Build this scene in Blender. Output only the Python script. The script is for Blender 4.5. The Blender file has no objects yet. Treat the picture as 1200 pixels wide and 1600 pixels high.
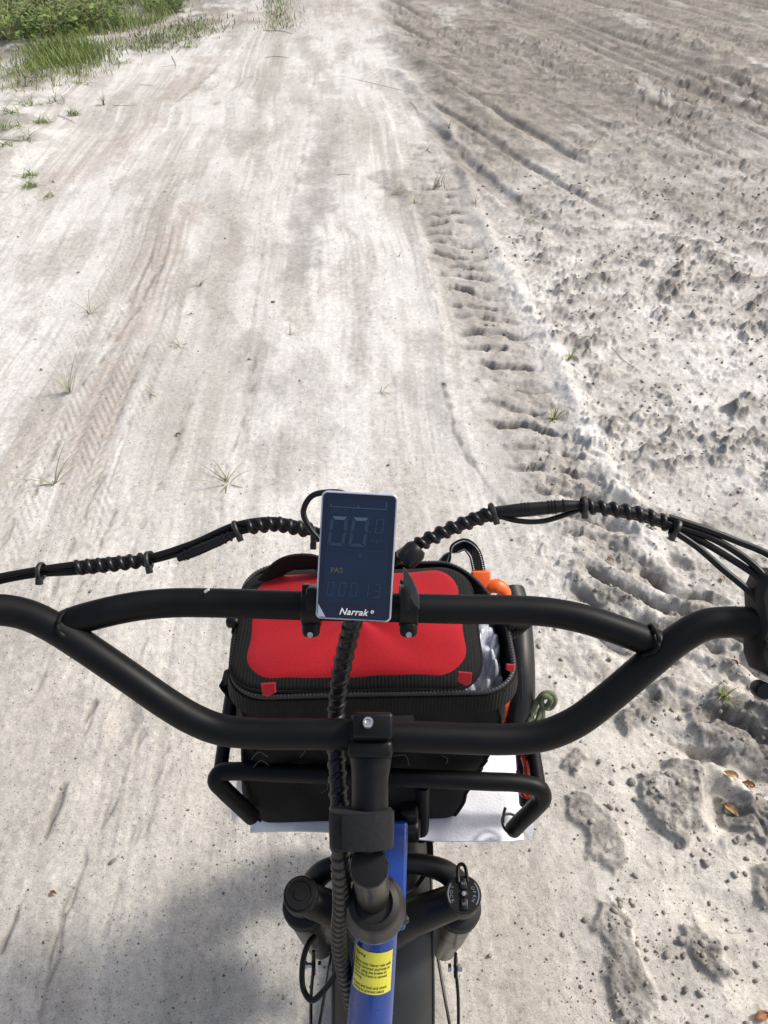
import bpy, bmesh, math, random
import numpy as np
from mathutils import Vector, Matrix
random.seed(7)
rng = np.random.default_rng(7)
sc = bpy.context.scene
R = math.radians
# ------------------------------------------------------------------ camera
F = 1156.0; PITCH = R(42.65); CAMH = 1.5
cam_d = bpy.data.cameras.new('camera'); cam = bpy.data.objects.new('camera', cam_d)
sc.collection.objects.link(cam); sc.camera = cam
cam.location = (0, 0, CAMH); cam.rotation_euler = (math.pi/2 - PITCH, 0, 0)
cam_d.sensor_fit = 'VERTICAL'; cam_d.sensor_height = 36; cam_d.lens = 36*F/1600
cam_d.clip_start = .02; cam_d.clip_end = 2000
# ------------------------------------------------------------------ light
SUN = Vector((.90, .30, 1.0)).normalized()          # direction towards the sun
EL = math.asin(SUN.z); AZ = math.atan2(SUN.x, SUN.y)
w = bpy.data.worlds.new('World'); sc.world = w; w.use_nodes = True
nt = w.node_tree; sky = nt.nodes.new('ShaderNodeTexSky'); sky.sky_type = 'NISHITA'
sky.sun_disc = False; sky.sun_elevation = EL; sky.sun_rotation = AZ
sky.air_density = 1.0; sky.dust_density = 5.0; sky.ozone_density = .6
hsv = nt.nodes.new('ShaderNodeHueSaturation'); hsv.inputs['Saturation'].default_value = .78     # hazy summer sky
nt.links.new(sky.outputs[0], hsv.inputs['Color']); nt.links.new(hsv.outputs[0], nt.nodes['Background'].inputs[0])
nt.nodes['Background'].inputs[1].default_value = .15
sd = bpy.data.lights.new('sun', 'SUN'); so = bpy.data.objects.new('sun', sd); sc.collection.objects.link(so)
sd.energy = 2.75; sd.angle = R(8.0); sd.color = (1, .96, .89)
so.rotation_euler = SUN.to_track_quat('Z', 'Y').to_euler(); so.location = SUN*20
sc.view_settings.view_transform = 'Standard'; sc.view_settings.look = 'None'
sc.view_settings.gamma = 1; sc.view_settings.use_curve_mapping = False
sc.view_settings.exposure = .05
# ------------------------------------------------------------------ geometry of the place
SP, CP = math.sin(PITCH), math.cos(PITCH)
FW = Vector((0, CP, -SP)); UPV = Vector((0, SP, CP)); RT = Vector((1, 0, 0)); CAM = Vector((0, 0, CAMH))
def W(px, py, d):            # point at distance d along the view axis
    return CAM + FW*d + RT*((px-600)/F*d) + UPV*((800-py)/F*d)
def G(px, py, z=0.0):        # point on the plane at height z
    r = FW + RT*((px-600)/F) + UPV*((800-py)/F)
    return CAM + r*((z-CAMH)/r.z)
# ------------------------------------------------------------------ helpers
def link(o): sc.collection.objects.link(o); return o
def tag(o, label=None, cat=None, group=None, kind=None):
    if label: o['label'] = label
    if cat: o['category'] = cat
    if group: o['group'] = group
    if kind: o['kind'] = kind
    return o
def thing(name, loc, label, cat, group=None):
    o = link(bpy.data.objects.new(name, None)); o.location = loc; o.empty_display_size = .1
    return tag(o, label, cat, group)
WORLD = {}
class M:
    def __init__(s): s.v = []; s.f = []; s.m = []; s.cur = 0
    def add(s, vs, fs, mi=None):
        b = len(s.v); s.v += [tuple(x) for x in vs]
        s.f += [tuple(i+b for i in q) for q in fs]; s.m += [s.cur if mi is None else mi]*len(fs)
        return s
    def tube(s, pts, r, n=14, sub=6, closed=False, caps=True, flat=1.0, fdir=None):
        pts = [Vector(p) for p in pts]
        rs = r if isinstance(r, (list, tuple)) else [r]*len(pts)
        if sub > 1 and len(pts) > 2: pts, rs = smooth(pts, rs, sub, closed)
        N = len(pts); T = []
        for i in range(N):
            a = pts[(i-1) % N] if closed or i > 0 else pts[i]; b = pts[(i+1) % N] if closed or i < N-1 else pts[i]
            t = (b-a); T.append(t.normalized() if t.length > 1e-9 else Vector((0, 0, 1)))
        u = T[0].orthogonal().normalized() if fdir is None else None
        vs = []
        for i in range(N):
            t = T[i]
            if fdir is not None: u = Vector(fdir); u = (u - t*u.dot(t)).normalized()
            else: u = (u - t*u.dot(t)).normalized()
            w_ = t.cross(u)
            for k in range(n):
                a = 2*math.pi*k/n
                vs.append(pts[i] + (u*math.cos(a)*flat + w_*math.sin(a))*rs[i])
        fs = []
        for i in range(N if closed else N-1):
            for k in range(n):
                a = i*n+k; b = i*n+(k+1) % n; c = ((i+1) % N)*n+(k+1) % n; d = ((i+1) % N)*n+k
                fs.append((a, b, c, d))
        if caps and not closed:
            fs.append(tuple(range(n-1, -1, -1))); fs.append(tuple((N-1)*n+k for k in range(n)))
        return s.add(vs, fs)
    def lathe(s, prof, o, ax, n=32):
        o = Vector(o); ax = Vector(ax).normalized(); u = ax.orthogonal().normalized(); w_ = ax.cross(u)
        vs = [o + ax*h + (u*math.cos(2*math.pi*k/n) + w_*math.sin(2*math.pi*k/n))*r for r, h in prof for k in range(n)]
        fs = [(i*n+k, i*n+(k+1) % n, (i+1)*n+(k+1) % n, (i+1)*n+k) for i in range(len(prof)-1) for k in range(n)]
        fs.append(tuple(range(n-1, -1, -1))); fs.append(tuple((len(prof)-1)*n+k for k in range(n)))
        return s.add(vs, fs)
    def box(s, c, size, rot=None, bev=0.0, seg=2):
        bm = bmesh.new(); bmesh.ops.create_cube(bm, size=1.0)
        for v in bm.verts: v.co = Vector((v.co.x*size[0], v.co.y*size[1], v.co.z*size[2]))
        if bev > 0: bmesh.ops.bevel(bm, geom=list(bm.edges), offset=bev, segments=seg, affect='EDGES', profile=.5)
        rot = rot or Matrix.Identity(3); c = Vector(c); bm.verts.index_update()
        vs = [c + rot @ v.co for v in bm.verts]; fs = [tuple(v.index for v in f.verts) for f in bm.faces]
        bm.free(); return s.add(vs, fs)
    def prism(s, out, o, X, Y, depth, cham=0.0):      # outline in X,Y at o, body goes back along -X.cross(Y)
        o = Vector(o); N = X.cross(Y).normalized(); n = len(out)
        cx = sum(p[0] for p in out)/n; cy = sum(p[1] for p in out)/n
        def ring(k, h):
            res = []
            for p in out:
                d = math.hypot(p[0]-cx, p[1]-cy); q = (1-k/d) if d > 1e-9 else 1
                res.append(o + X*(cx+(p[0]-cx)*q) + Y*(cy+(p[1]-cy)*q) + N*h)
            return res
        rings = [ring(cham, 0), ring(0, -cham), ring(0, -depth)] if cham else [ring(0, 0), ring(0, -depth)]
        vs = [p for r_ in rings for p in r_]; fs = []
        for i in range(len(rings)-1):
            for k in range(n): fs.append((i*n+k, (i+1)*n+k, (i+1)*n+(k+1) % n, i*n+(k+1) % n))
        fs.append(tuple(range(n))); fs.append(tuple((len(rings)-1)*n+k for k in range(n-1, -1, -1)))
        return s.add(vs, fs)
    def strap(s, pts, side, width, th, sub=6):
        pts = [Vector(p) for p in pts]; side = side if isinstance(side, list) else [side]*len(pts)
        P, S = [], []
        if sub > 1 and len(pts) > 2:
            P, _ = smooth(pts, [1]*len(pts), sub, False); S, _ = smooth([Vector(x) for x in side], [1]*len(pts), sub, False)
        else: P, S = pts, [Vector(x) for x in side]
        vs = []; N = len(P)
        for i in range(N):
            t = (P[min(i+1, N-1)]-P[max(i-1, 0)]).normalized(); u = (S[i]-t*S[i].dot(t)).normalized(); w_ = t.cross(u)
            for a, b in ((-1, -1), (1, -1), (1, 1), (-1, 1)): vs.append(P[i]+u*a*width/2+w_*b*th/2)
        fs = [(i*4+k, i*4+(k+1) % 4, i*4+4+(k+1) % 4, i*4+4+k) for i in range(N-1) for k in range(4)]
        fs += [(3, 2, 1, 0), tuple((N-1)*4+k for k in range(4))]
        return s.add(vs, fs)
    def helix(s, path, R_, r, pitch, n=8, steps=12, phase=0):
        P, _ = smooth([Vector(p) for p in path], [1]*len(path), 14, False)
        L = [0]
        for i in range(1, len(P)): L.append(L[-1]+(P[i]-P[i-1]).length)
        tot = L[-1]; turns = tot/pitch; cnt = max(8, int(turns*steps)); out = []; j = 0
        u = (P[1]-P[0]).orthogonal().normalized()
        for i in range(cnt+1):
            d = tot*i/cnt
            while j < len(L)-2 and L[j+1] < d: j += 1
            q = P[j].lerp(P[j+1], (d-L[j])/max(1e-9, L[j+1]-L[j])); t = (P[j+1]-P[j]).normalized()
            u = (u-t*u.dot(t)).normalized(); w_ = t.cross(u); a = phase+2*math.pi*turns*i/cnt
            out.append(q+(u*math.cos(a)+w_*math.sin(a))*R_)
        return s.tube(out, r, n=n, sub=1)
    def build(s, name, mats, parent=None, ang=38, kind=None, label=None, flat=False):
        mats = mats if isinstance(mats, (list, tuple)) else [mats]
        V = np.array(s.v, dtype=float); c = (V.min(0)+V.max(0))/2
        me = bpy.data.meshes.new(name); me.from_pydata((V-c).tolist(), [], s.f)
        for m in mats: me.materials.append(m)
        me.polygons.foreach_set('material_index', s.m)
        me.polygons.foreach_set('use_smooth', [not flat]*len(s.f)); me.update()
        if not flat: me.set_sharp_from_angle(angle=R(ang))
        o = link(bpy.data.objects.new(name, me)); pw = WORLD.get(parent.name, Vector(parent.location)) if parent else Vector((0, 0, 0))
        o.location = Vector(c)-pw; WORLD[o.name] = Vector(c)
        if parent: o.parent = parent
        tag(o, label, None, None, kind)
        return o
def smooth(pts, rs, sub, closed):
    N = len(pts); P = []; Q = []
    rng_ = range(N if closed else N-1)
    for i in rng_:
        g = (lambda k: pts[k % N]) if closed else (lambda k: pts[min(max(k, 0), N-1)])
        h = (lambda k: rs[k % N]) if closed else (lambda k: rs[min(max(k, 0), N-1)])
        p0, p1, p2, p3 = g(i-1), g(i), g(i+1), g(i+2)
        if not closed and i == 0: p0 = p1*2-p2
        if not closed and i == N-2: p3 = p2*2-p1
        # centripetal Catmull-Rom
        t0 = 0; t1 = t0+max((p1-p0).length, 1e-6)**.5; t2 = t1+max((p2-p1).length, 1e-6)**.5; t3 = t2+max((p3-p2).length, 1e-6)**.5
        for k in range(sub):
            t = t1+(t2-t1)*k/sub
            A1 = p0*((t1-t)/(t1-t0))+p1*((t-t0)/(t1-t0)); A2 = p1*((t2-t)/(t2-t1))+p2*((t-t1)/(t2-t1)); A3 = p2*((t3-t)/(t3-t2))+p3*((t-t2)/(t3-t2))
            B1 = A1*((t2-t)/(t2-t0))+A2*((t-t0)/(t2-t0)); B2 = A2*((t3-t)/(t3-t1))+A3*((t-t1)/(t3-t1))
            P.append(B1*((t2-t)/(t2-t1))+B2*((t-t1)/(t2-t1))); f = k/sub; Q.append(h(i)*(1-f)+h(i+1)*f)
    if not closed: P.append(pts[-1]); Q.append(rs[-1])
    return P, Q
def rrect(w_, h_, r, n=6):
    out = []
    for cx, cy, a0 in ((w_/2-r, h_/2-r, 0), (-w_/2+r, h_/2-r, 90), (-w_/2+r, -h_/2+r, 180), (w_/2-r, -h_/2+r, 270)):
        for k in range(n+1):
            a = R(a0+90*k/n); out.append((cx+r*math.cos(a), cy+r*math.sin(a)))
    return out
def text_mesh(m, body, size, o, X, Y, lift=0.0, shear=0.0, align='LEFT', ext=.0, bold=0.0, spacing=1.0, warp=None):
    cu = bpy.data.curves.new('t', 'FONT'); cu.body = body; cu.size = size; cu.shear = shear; cu.align_x = align
    cu.extrude = 0; cu.offset = bold; cu.space_character = spacing; cu.resolution_u = 3
    ob = bpy.data.objects.new('t', cu); sc.collection.objects.link(ob)
    dg = bpy.context.evaluated_depsgraph_get(); me = bpy.data.meshes.new_from_object(ob.evaluated_get(dg))
    N = X.cross(Y).normalized()
    if warp: vs = [warp(v.co.x, v.co.y) for v in me.vertices]
    else: vs = [Vector(o)+X*v.co.x+Y*v.co.y+N*lift for v in me.vertices]
    m.add(vs, [tuple(p.vertices) for p in me.polygons])
    bpy.data.objects.remove(ob); bpy.data.meshes.remove(me); bpy.data.curves.remove(cu)
# ------------------------------------------------------------------ materials
def mat(name, col, rough=.5, metal=0, coat=0, bump=None, var=0.0, vscale=40, spec=.5, trans=0, sheen=0, alpha=1, detail=4, rvar=0.0, sub=0):
    m = bpy.data.materials.new(name); m.use_nodes = True; nt = m.node_tree; b = nt.nodes['Principled BSDF']
    b.inputs['Base Color'].default_value = (*col, 1); b.inputs['Roughness'].default_value = rough
    b.inputs['Metallic'].default_value = metal; b.inputs['Coat Weight'].default_value = coat
    b.inputs['Specular IOR Level'].default_value = spec; b.inputs['Transmission Weight'].default_value = trans
    b.inputs['Sheen Weight'].default_value = sheen; b.inputs['Alpha'].default_value = alpha
    tc = nt.nodes.new('ShaderNodeTexCoord')
    if var or rvar:
        n = nt.nodes.new('ShaderNodeTexNoise'); n.inputs['Scale'].default_value = vscale; n.inputs['Detail'].default_value = detail
        nt.links.new(tc.outputs['Object'], n.inputs['Vector'])
    if var:
        r = nt.nodes.new('ShaderNodeMapRange'); r.inputs[1].default_value = .3; r.inputs[2].default_value = .7
        r.inputs[3].default_value = 1-var; r.inputs[4].default_value = 1+var
        mx = nt.nodes.new('ShaderNodeVectorMath'); mx.operation = 'SCALE'; mx.inputs[0].default_value = col
        nt.links.new(n.outputs[0], r.inputs[0]); nt.links.new(r.outputs[0], mx.inputs['Scale']); nt.links.new(mx.outputs[0], b.inputs['Base Color'])
    if rvar:
        r = nt.nodes.new('ShaderNodeMapRange'); r.inputs[1].default_value = .3; r.inputs[2].default_value = .7
        r.inputs[3].default_value = rough-rvar; r.inputs[4].default_value = rough+rvar
        nt.links.new(n.outputs[0], r.inputs[0]); nt.links.new(r.outputs[0], b.inputs['Roughness'])
    if bump:
        kind, scale, strength, dist = bump
        if kind == 'weave':
            a = nt.nodes.new('ShaderNodeTexWave'); a.bands_direction = 'X'; a.inputs['Scale'].default_value = scale; a.inputs['Distortion'].default_value = .6
            c = nt.nodes.new('ShaderNodeTexWave'); c.bands_direction = 'Z'; c.inputs['Scale'].default_value = scale; c.inputs['Distortion'].default_value = .6
            e = nt.nodes.new('ShaderNodeTexWave'); e.bands_direction = 'Y'; e.inputs['Scale'].default_value = scale
            s1 = nt.nodes.new('ShaderNodeMath'); s1.operation = 'ADD'; s2 = nt.nodes.new('ShaderNodeMath'); s2.operation = 'ADD'
            for q in (a, c, e): nt.links.new(tc.outputs['Object'], q.inputs['Vector'])
            nt.links.new(a.outputs[1], s1.inputs[0]); nt.links.new(c.outputs[1], s1.inputs[1]); nt.links.new(s1.outputs[0], s2.inputs[0]); nt.links.new(e.outputs[1], s2.inputs[1]); src = s2.outputs[0]
        elif kind == 'ribs':
            a = nt.nodes.new('ShaderNodeTexWave'); a.bands_direction = 'X'; a.inputs['Scale'].default_value = scale; a.inputs['Distortion'].default_value = 1.0
            nt.links.new(tc.outputs['Object'], a.inputs['Vector']); src = a.outputs[1]
        else:
            a = nt.nodes.new('ShaderNodeTexNoise'); a.inputs['Scale'].default_value = scale; a.inputs['Detail'].default_value = 3
            nt.links.new(tc.outputs['Object'], a.inputs['Vector']); src = a.outputs[0]
        bp = nt.nodes.new('ShaderNodeBump'); bp.inputs['Strength'].default_value = strength; bp.inputs['Distance'].default_value = dist
        nt.links.new(src, bp.inputs['Height']); nt.links.new(bp.outputs[0], b.inputs['Normal'])
    return m
K = dict(
    bar=mat('satin black paint', (.0030, .0034, .0042), .47, spec=.22, bump=('noise', 900, .12, .0004), rvar=.06, vscale=30, var=.15),
    alloy=mat('matte black alloy', (.0035, .0035, .004), .42, spec=.30, bump=('noise', 700, .1, .0004), var=.2, vscale=60),
    fork=mat('dark grey alloy', (.011, .011, .0105), .40, spec=.36, bump=('noise', 500, .12, .0004), var=.15),
    ano=mat('anodised tube', (.05, .045, .037), .33, metal=.6, rvar=.05),
    dust=mat('dusty black alloy', (.009, .0085, .008), .5, spec=.35, bump=('noise', 300, .3, .0006), var=.35, vscale=90),
    cable=mat('cable jacket', (.006, .006, .0065), .38, spec=.35, rvar=.08, vscale=80),
    spiral=mat('spiral wrap', (.006, .006, .007), .34, spec=.4, rvar=.08, vscale=80),
    hose=mat('smooth black rubber', (.014, .0145, .016), .36, spec=.45, rvar=.06, vscale=40),
    rubber=mat('tyre rubber', (.012, .012, .0125), .6, spec=.35, bump=('noise', 400, .3, .001)),
    fender=mat('mudguard plastic', (.034, .036, .037), .38, spec=.4, bump=('noise', 700, .1, .0004), var=.12, vscale=25, rvar=.08),
    blue=mat('blue frame paint', (.004, .045, .27), .30, coat=.4, rvar=.05, vscale=60),
    steel=mat('zinc steel', (.55, .56, .58), .28, metal=1),
    silver=mat('silver bezel', (.62, .66, .74), .22, metal=.6),
    glass=mat('display glass', (.004, .007, .022), .10, spec=.7, coat=.3),
    lcd=mat('lcd panel', (.008, .017, .043), .16, spec=.6, var=.15, vscale=30),
    seg=mat('lcd segment', (.022, .038, .075), .2, spec=.5),
    seg2=mat('lcd bright segment', (.065, .10, .17), .2, spec=.5),
    pas=mat('lcd olive legend', (.075, .085, .055), .2, spec=.5),
    white=mat('white print', (.75, .77, .8), .4),
    grey=mat('grey print', (.17, .19, .23), .4),
    velcro=mat('hook and loop strap', (.0075, .0085, .011), .75, bump=('noise', 1600, .3, .0006), sheen=.04, spec=.3, var=.3, vscale=300),
    nylon=mat('black nylon fabric', (.0085, .0080, .0080), .85, bump=('weave', 240, .3, .0005), spec=.2, sheen=.02, var=.2, vscale=20),
    web=mat('black webbing', (.0065, .0065, .007), .8, bump=('ribs', 90, .32, .0012), spec=.2, sheen=.04, var=.25, vscale=200),
    red=mat('red canvas', (.34, .006, .013), .85, bump=('noise', 700, .5, .0007), spec=.25, sheen=.08, var=.07, vscale=18),
    redrub=mat('red rubber', (.42, .012, .02), .45),
    redmet=mat('red anodised', (.35, .015, .015), .3, metal=.5),
    zip=mat('zip teeth', (.05, .05, .052), .4),
    lining=mat('bag lining', (.02, .02, .022), .5),
    poly=mat('clear polythene', (.60, .63, .72), .22, spec=.6, trans=.2, bump=('noise', 60, .5, .004)),
    felt=mat('white mat cover', (.80, .81, .86), .8, bump=('noise', 350, .6, .0014), sheen=.3, var=.05, vscale=60),
    orange=mat('orange plastic', (.85, .13, .02), .38, spec=.5),
    cord=mat('green cord', (.25, .29, .18), .8, bump=('weave', 300, .9, .001), var=.4, vscale=260),
    reflect=mat('reflective thread', (.6, .6, .62), .35),
    tie=mat('cable tie nylon', (.02, .02, .02), .45),
    hair=mat('pale hair', (.35, .33, .3), .5),
    yellow=mat('yellow sticker', (.80, .76, .08), .32, var=.04),
    ink=mat('black ink', (.03, .03, .02), .5),
    grass=mat('grass blade', (.17, .235, .055), .55, var=.35, vscale=3, spec=.35),
    grassd=mat('dull grass blade', (.20, .23, .10), .6, var=.35, vscale=20, spec=.3),
    straw=mat('dry stem', (.34, .30, .17), .8, var=.3, vscale=30),
    leafg=mat('weed leaf', (.13, .20, .055), .5, var=.4, vscale=8, spec=.35),
    leafb=mat('dead brown leaf', (.24, .11, .045), .6, var=.45, vscale=90),
    leafr=mat('dead russet leaf', (.20, .045, .02), .55, var=.4, vscale=90),
    leaft=mat('dead tan leaf', (.42, .27, .12), .6, var=.4, vscale=120),
    twig=mat('dead twig', (.19, .155, .12), .85, var=.4, vscale=60),
    clod=mat('dry soil crumb', (.30, .275, .24), .95, bump=('noise', 260, .9, .003), var=.35, vscale=45),
    peb=mat('dark crumb', (.10, .088, .073), .9, var=.4, vscale=30),
    shell=mat('pale shell fragment', (.75, .72, .66), .6, var=.1),
)
# ------------------------------------------------------------------ numpy noise
_perm = rng.permutation(256).astype(np.int32); _perm = np.concatenate([_perm, _perm])
_ga = rng.uniform(0, 2*np.pi, 256); _gx, _gy = np.cos(_ga).astype(np.float32), np.sin(_ga).astype(np.float32)
def pn(x, y, seed=0):
    x = np.asarray(x, np.float32); y = np.asarray(y, np.float32)
    x = x+seed*17.31; y = y-seed*9.77
    xi = np.floor(x).astype(np.int32); yi = np.floor(y).astype(np.int32); xf = x-xi; yf = y-yi
    u = xf*xf*xf*(xf*(xf*6-15)+10); v = yf*yf*yf*(yf*(yf*6-15)+10)
    X = xi & 255; Y = yi & 255; X1 = (X+1) & 255; Y1 = (Y+1) & 255
    def g(a, b, dx, dy):
        h = _perm[_perm[a]+b]; return _gx[h]*dx+_gy[h]*dy
    n00 = g(X, Y, xf, yf); n10 = g(X1, Y, xf-1, yf); n01 = g(X, Y1, xf, yf-1); n11 = g(X1, Y1, xf-1, yf-1)
    return ((n00*(1-u)+n10*u)*(1-v)+(n01*(1-u)+n11*u)*v)*1.5
def fbm(x, y, oct=4, seed=0, gain=.5):
    a = 1.0; s = 0; t = 0
    for o in range(oct): s = s+a*pn(x*2**o, y*2**o, seed+o*3); t += a; a *= gain
    return s/t
def ridge(x, y, oct=3, seed=0):
    a = 1.0; s = 0; t = 0
    for o in range(oct): s = s+a*(1-2*np.abs(pn(x*2**o, y*2**o, seed+o*5))); t += a; a *= .5
    return s/t
def bumps(x, y, cell, dens, seed):          # scattered rounded clods, returns height 0..1 and mask
    gx = np.floor(x/cell); gy = np.floor(y/cell); best = np.zeros_like(x)
    for i in (-1, 0, 1):
        for j in (-1, 0, 1):
            cx = gx+i; cy = gy+j; h = np.sin(cx*127.1+cy*311.7+seed*74.7)*43758.5453; h1 = h-np.floor(h)
            h = np.sin(cx*269.5+cy*183.3+seed*24.1)*43758.5453; h2 = h-np.floor(h); h = np.sin(cx*419.2+cy*371.9+seed*11.3)*43758.5453; h3 = h-np.floor(h)
            px_ = (cx+.2+.6*h1)*cell; py_ = (cy+.2+.6*h2)*cell; r = cell*(.18+.42*h3)*(1+.25*pn(x*1.6/cell, y*1.6/cell, seed))
            d2 = ((x-px_)**2+(y-py_)**2)/(r*r); on = ((h1*7.13+h2*3.7) % 1.0) < dens
            best = np.maximum(best, np.where(on, np.sqrt(np.clip(1-d2, 0, 1))*(.4+.6*h3), 0))
    return best
def sst(a, b, x): t = np.clip((x-a)/(b-a), 0, 1); return t*t*(3-2*t)
SL = .0655                                   # the track runs slightly to the left of straight ahead
def rightness(u, y):                         # 0 on the packed lane, 1 on the churned ground
    edge = .30+.33*sst(1.0, 2.3, y)-.10*sst(3, 7, y)+.10*fbm(u*1.3, y*1.1, 3, 41)
    return sst(edge-.03, edge+.34, u)
def near_seg(x, y, pts, wd):                 # soft mask round a polyline given by picture points on the ground
    P = [G(*p) for p in pts]; best = np.full_like(x, 9.0)
    for a, b in zip(P[:-1], P[1:]):
        dx, dy = b.x-a.x, b.y-a.y; L = dx*dx+dy*dy; t = np.clip(((x-a.x)*dx+(y-a.y)*dy)/L, 0, 1)
        best = np.minimum(best, np.hypot(x-a.x-t*dx, y-a.y-t*dy))
    return best
def ground(x, y, full=True):
    u = x+SL*y; rt = rightness(u, y); lf = 1-rt
    fade = 1/(1+np.maximum(y-4, 0)*.08)
    h = .010*fbm(x*1.1, y*.9, 3, 1)+.004*fbm(x*5, y*4, 3, 2)
    # ---- tyre grooves along the packed lane
    wob = .05*pn(u*0+3.1, y*.6, 7)+.02*pn(u*0+1.7, y*1.7, 8)
    uu = u+wob
    gate = sst(-.05, .25, pn(uu*2.2, y*.45, 9)+.12); wearg = fbm(x*2.6, y*2.2, 3, 113)
    gr = pn(uu*34, y*.55, 10)*.6+pn(uu*75, y*.9, 11)*.4
    notch = pn(uu*26, y*38, 12)
    bandL = np.exp(-((uu+.78+.03*y)/.22)**4)*sst(6.5, 3, y)*sst(1.25, 1.8, y)
    h = h+lf*(gr*.0036*(gate*.35+bandL*.8))
    lug = np.sin((y+.22*np.abs(((uu+.78)*9) % 1-.5))*2*np.pi/.048)
    h = h+lf*bandL*.0011*lug*sst(-.1, .2, pn(uu*8, y*2.5, 13)+.1)
    h = h-lf*.0030*sst(.35, .8, ridge(uu*5, y*.35, 2, 14))*sst(-.1, .3, pn(u*3, y*.8, 15))
    gr_n = gr
    lnm = np.zeros_like(x)
    for pts, k_ in LINES:
        P_ = [G(*p) for p in pts]; ii = np.nonzero((x > min(p.x for p in P_)-.1) & (x < max(p.x for p in P_)+.1) & (y > min(p.y for p in P_)-.1) & (y < max(p.y for p in P_)+.1))[0]
        if len(ii):
            d = near_seg(x[ii], y[ii], pts, 0)+.012*pn(x[ii]*14, y[ii]*14, 110); lnm[ii] = np.maximum(lnm[ii], k_*np.exp(-(d/(.0055+.0015*y[ii]))**2)*sst(-.35, .15, pn(x[ii]*20, y[ii]*13, 111)))
    h = h-.004*lnm+lf*.0035*fbm(x*9, y*5, 3, 126)*sst(-.2, .3, fbm(x*2, y*1.4, 2, 127))
    # fine crumb on the packed sand
    h = h+.0011*fbm(x*55, y*48, 3, 16)*(.5+lf)+.0016*bumps(x, y, .045, .28, 3)*lf*sst(-.1, .35, pn(x*3, y*2, 17)+.1)
    # ---- raised edge with a long ridge
    e1 = near_seg(x, y, [(1010, 860), (905, 650), (860, 540), (800, 440), (745, 330), (700, 200), (620, 105)], 0)
    e2 = near_seg(x, y, [(770, 770), (700, 640), (690, 500), (640, 330), (600, 160)], 0)
    ew = .045*(1+.5*pn(x*3, y*3, 18))
    h = h+.022*np.exp(-(e1/ew)**2)*(.75+.5*pn(x*6, y*5, 19))+.006*np.exp(-(e2/.03)**2)
    # ---- tractor lugs between the two edges
    ub = u-(.61-.05*sst(3, 6, y)+.03*np.sin(y*1.3)+.11*sst(2.1, 1.45, y)+.14*sst(1.5, .85, y)); nw = sst(2.1, 1.2, y); lw = np.exp(-(ub/(.118+.07*nw))**4)*sst(.55, .95, y)*sst(6.0, 4.2, y)
    ph = (y+(.22+.5*nw)*ub+.10*fbm(u*3.5, y*2.4, 3, 20))/.128
    lg = np.abs((ph % 1)-.5)*2
    lgm = lw*sst(.58, .80, lg+.34*fbm(x*17, y*17, 3, 21))*sst(-.34+.22*nw, .04+.22*nw, fbm(x*7, y*5, 3, 22)+.09-.30*sst(2.9, 4.2, y)+.25*wearg)*(.5+.8*sst(-.3, .3, pn(x*9, y*9, 121))); h = h-(.026+.010*nw)*lgm+.012*lw*nw*sst(.55, .2, lg)+lw*.008*fbm(x*24, y*22, 3, 92)
    # ---- churned ground
    big = ridge(x*4.2+.4*pn(x*6, y*6, 30), y*4.8, 3, 23); med = fbm(x*17, y*16, 4, 24, .6)
    far = sst(3.6, 5.2, y+.9*(1-sst(.6, 1.8, u)))
    near = sst(2.2, 1.2, y)
    patch = sst(-.28, .2, fbm(x*1.7, y*1.5, 3, 25)+.14)
    wx = x+.012*pn(x*22, y*22, 93); wy = y+.012*pn(x*22, y*22, 94)
    c1 = fbm(wx*9, wy*9, 4, 95, .6); c2 = fbm(wx*26, wy*24, 3, 96, .6)
    b1 = sst(.14, .30, c1)*(.7+.6*np.clip(c2+.4, 0, 1)); b2 = sst(.16, .32, c2); b3 = sst(.12, .34, fbm(wx*4.2, wy*4.2, 4, 97, .6))
    rough = rt*(1-.55*far)*(1-.72*near*sst(1.15, .85, y))
    plates = np.zeros_like(x); ii = np.nonzero((y < 1.45) & (x > .15))[0]      # broken crust plates beside the bicycle
    if len(ii):
        a_ = x[ii]+.022*fbm(x[ii]*16, y[ii]*16, 3, 31, .6); b_ = y[ii]+.022*fbm(x[ii]*16, y[ii]*16, 3, 32, .6); acc = np.zeros(len(ii))
        for pl in PLATES:
            P_ = [G(*p) for p in pl]; c_ = np.zeros(len(ii), bool); j = len(P_)-1
            for i in range(len(P_)):
                if P_[i].y != P_[j].y: c_ ^= ((P_[i].y > b_) != (P_[j].y > b_)) & (a_ < (P_[j].x-P_[i].x)*(b_-P_[i].y)/(P_[j].y-P_[i].y)+P_[i].x)
                j = i
            d_ = near_seg(a_, b_, pl+[pl[0]], 0); acc = np.maximum(acc, np.where(c_, sst(0, .016, d_)*(.75+.25*sst(.016, .06, d_)), 0))
        plates[ii] = acc
    gp = .5+.5*patch; h = h+rough*(.007*big*patch+.007*med*gp+.018*b1*gp*(1-.6*near)+.009*b2*gp*(1-.5*near)+.014*b3*patch*(1-.5*near)+.0042*fbm(x*60, y*56, 2, 98)*gp)
    rough_n = 1-.72*near; h = h+.016*plates*(1-rt)*(.8+.5*c1)+(1-rt)*plates*.008*fbm(x*34, y*34, 3, 124, .7)
    h = h+rt*near*(.024*plates*(.8+.5*c1+.35*fbm(x*42, y*42, 3, 104))+.010*fbm(x*5, y*5, 2, 27)+.004*sst(-.1, .3, c1)*c2); crumb = fbm(x*34+.6*pn(x*15, y*15, 115), y*34, 4, 116, .7); crk = sst(.72, .95, ridge(x*6.5+.5*pn(x*8, y*8, 117), y*6.5, 2, 118)); h = h+rt*near*((.14+.86*plates)*.0085*crumb-.008*crk*plates)
    u2 = x+.35*y; gro = ridge(u2*2.3+.2*pn(u2, y*.5, 28), y*.10, 3, 29); trk = fbm(u2*9, y*.35, 4, 112, .65)
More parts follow.
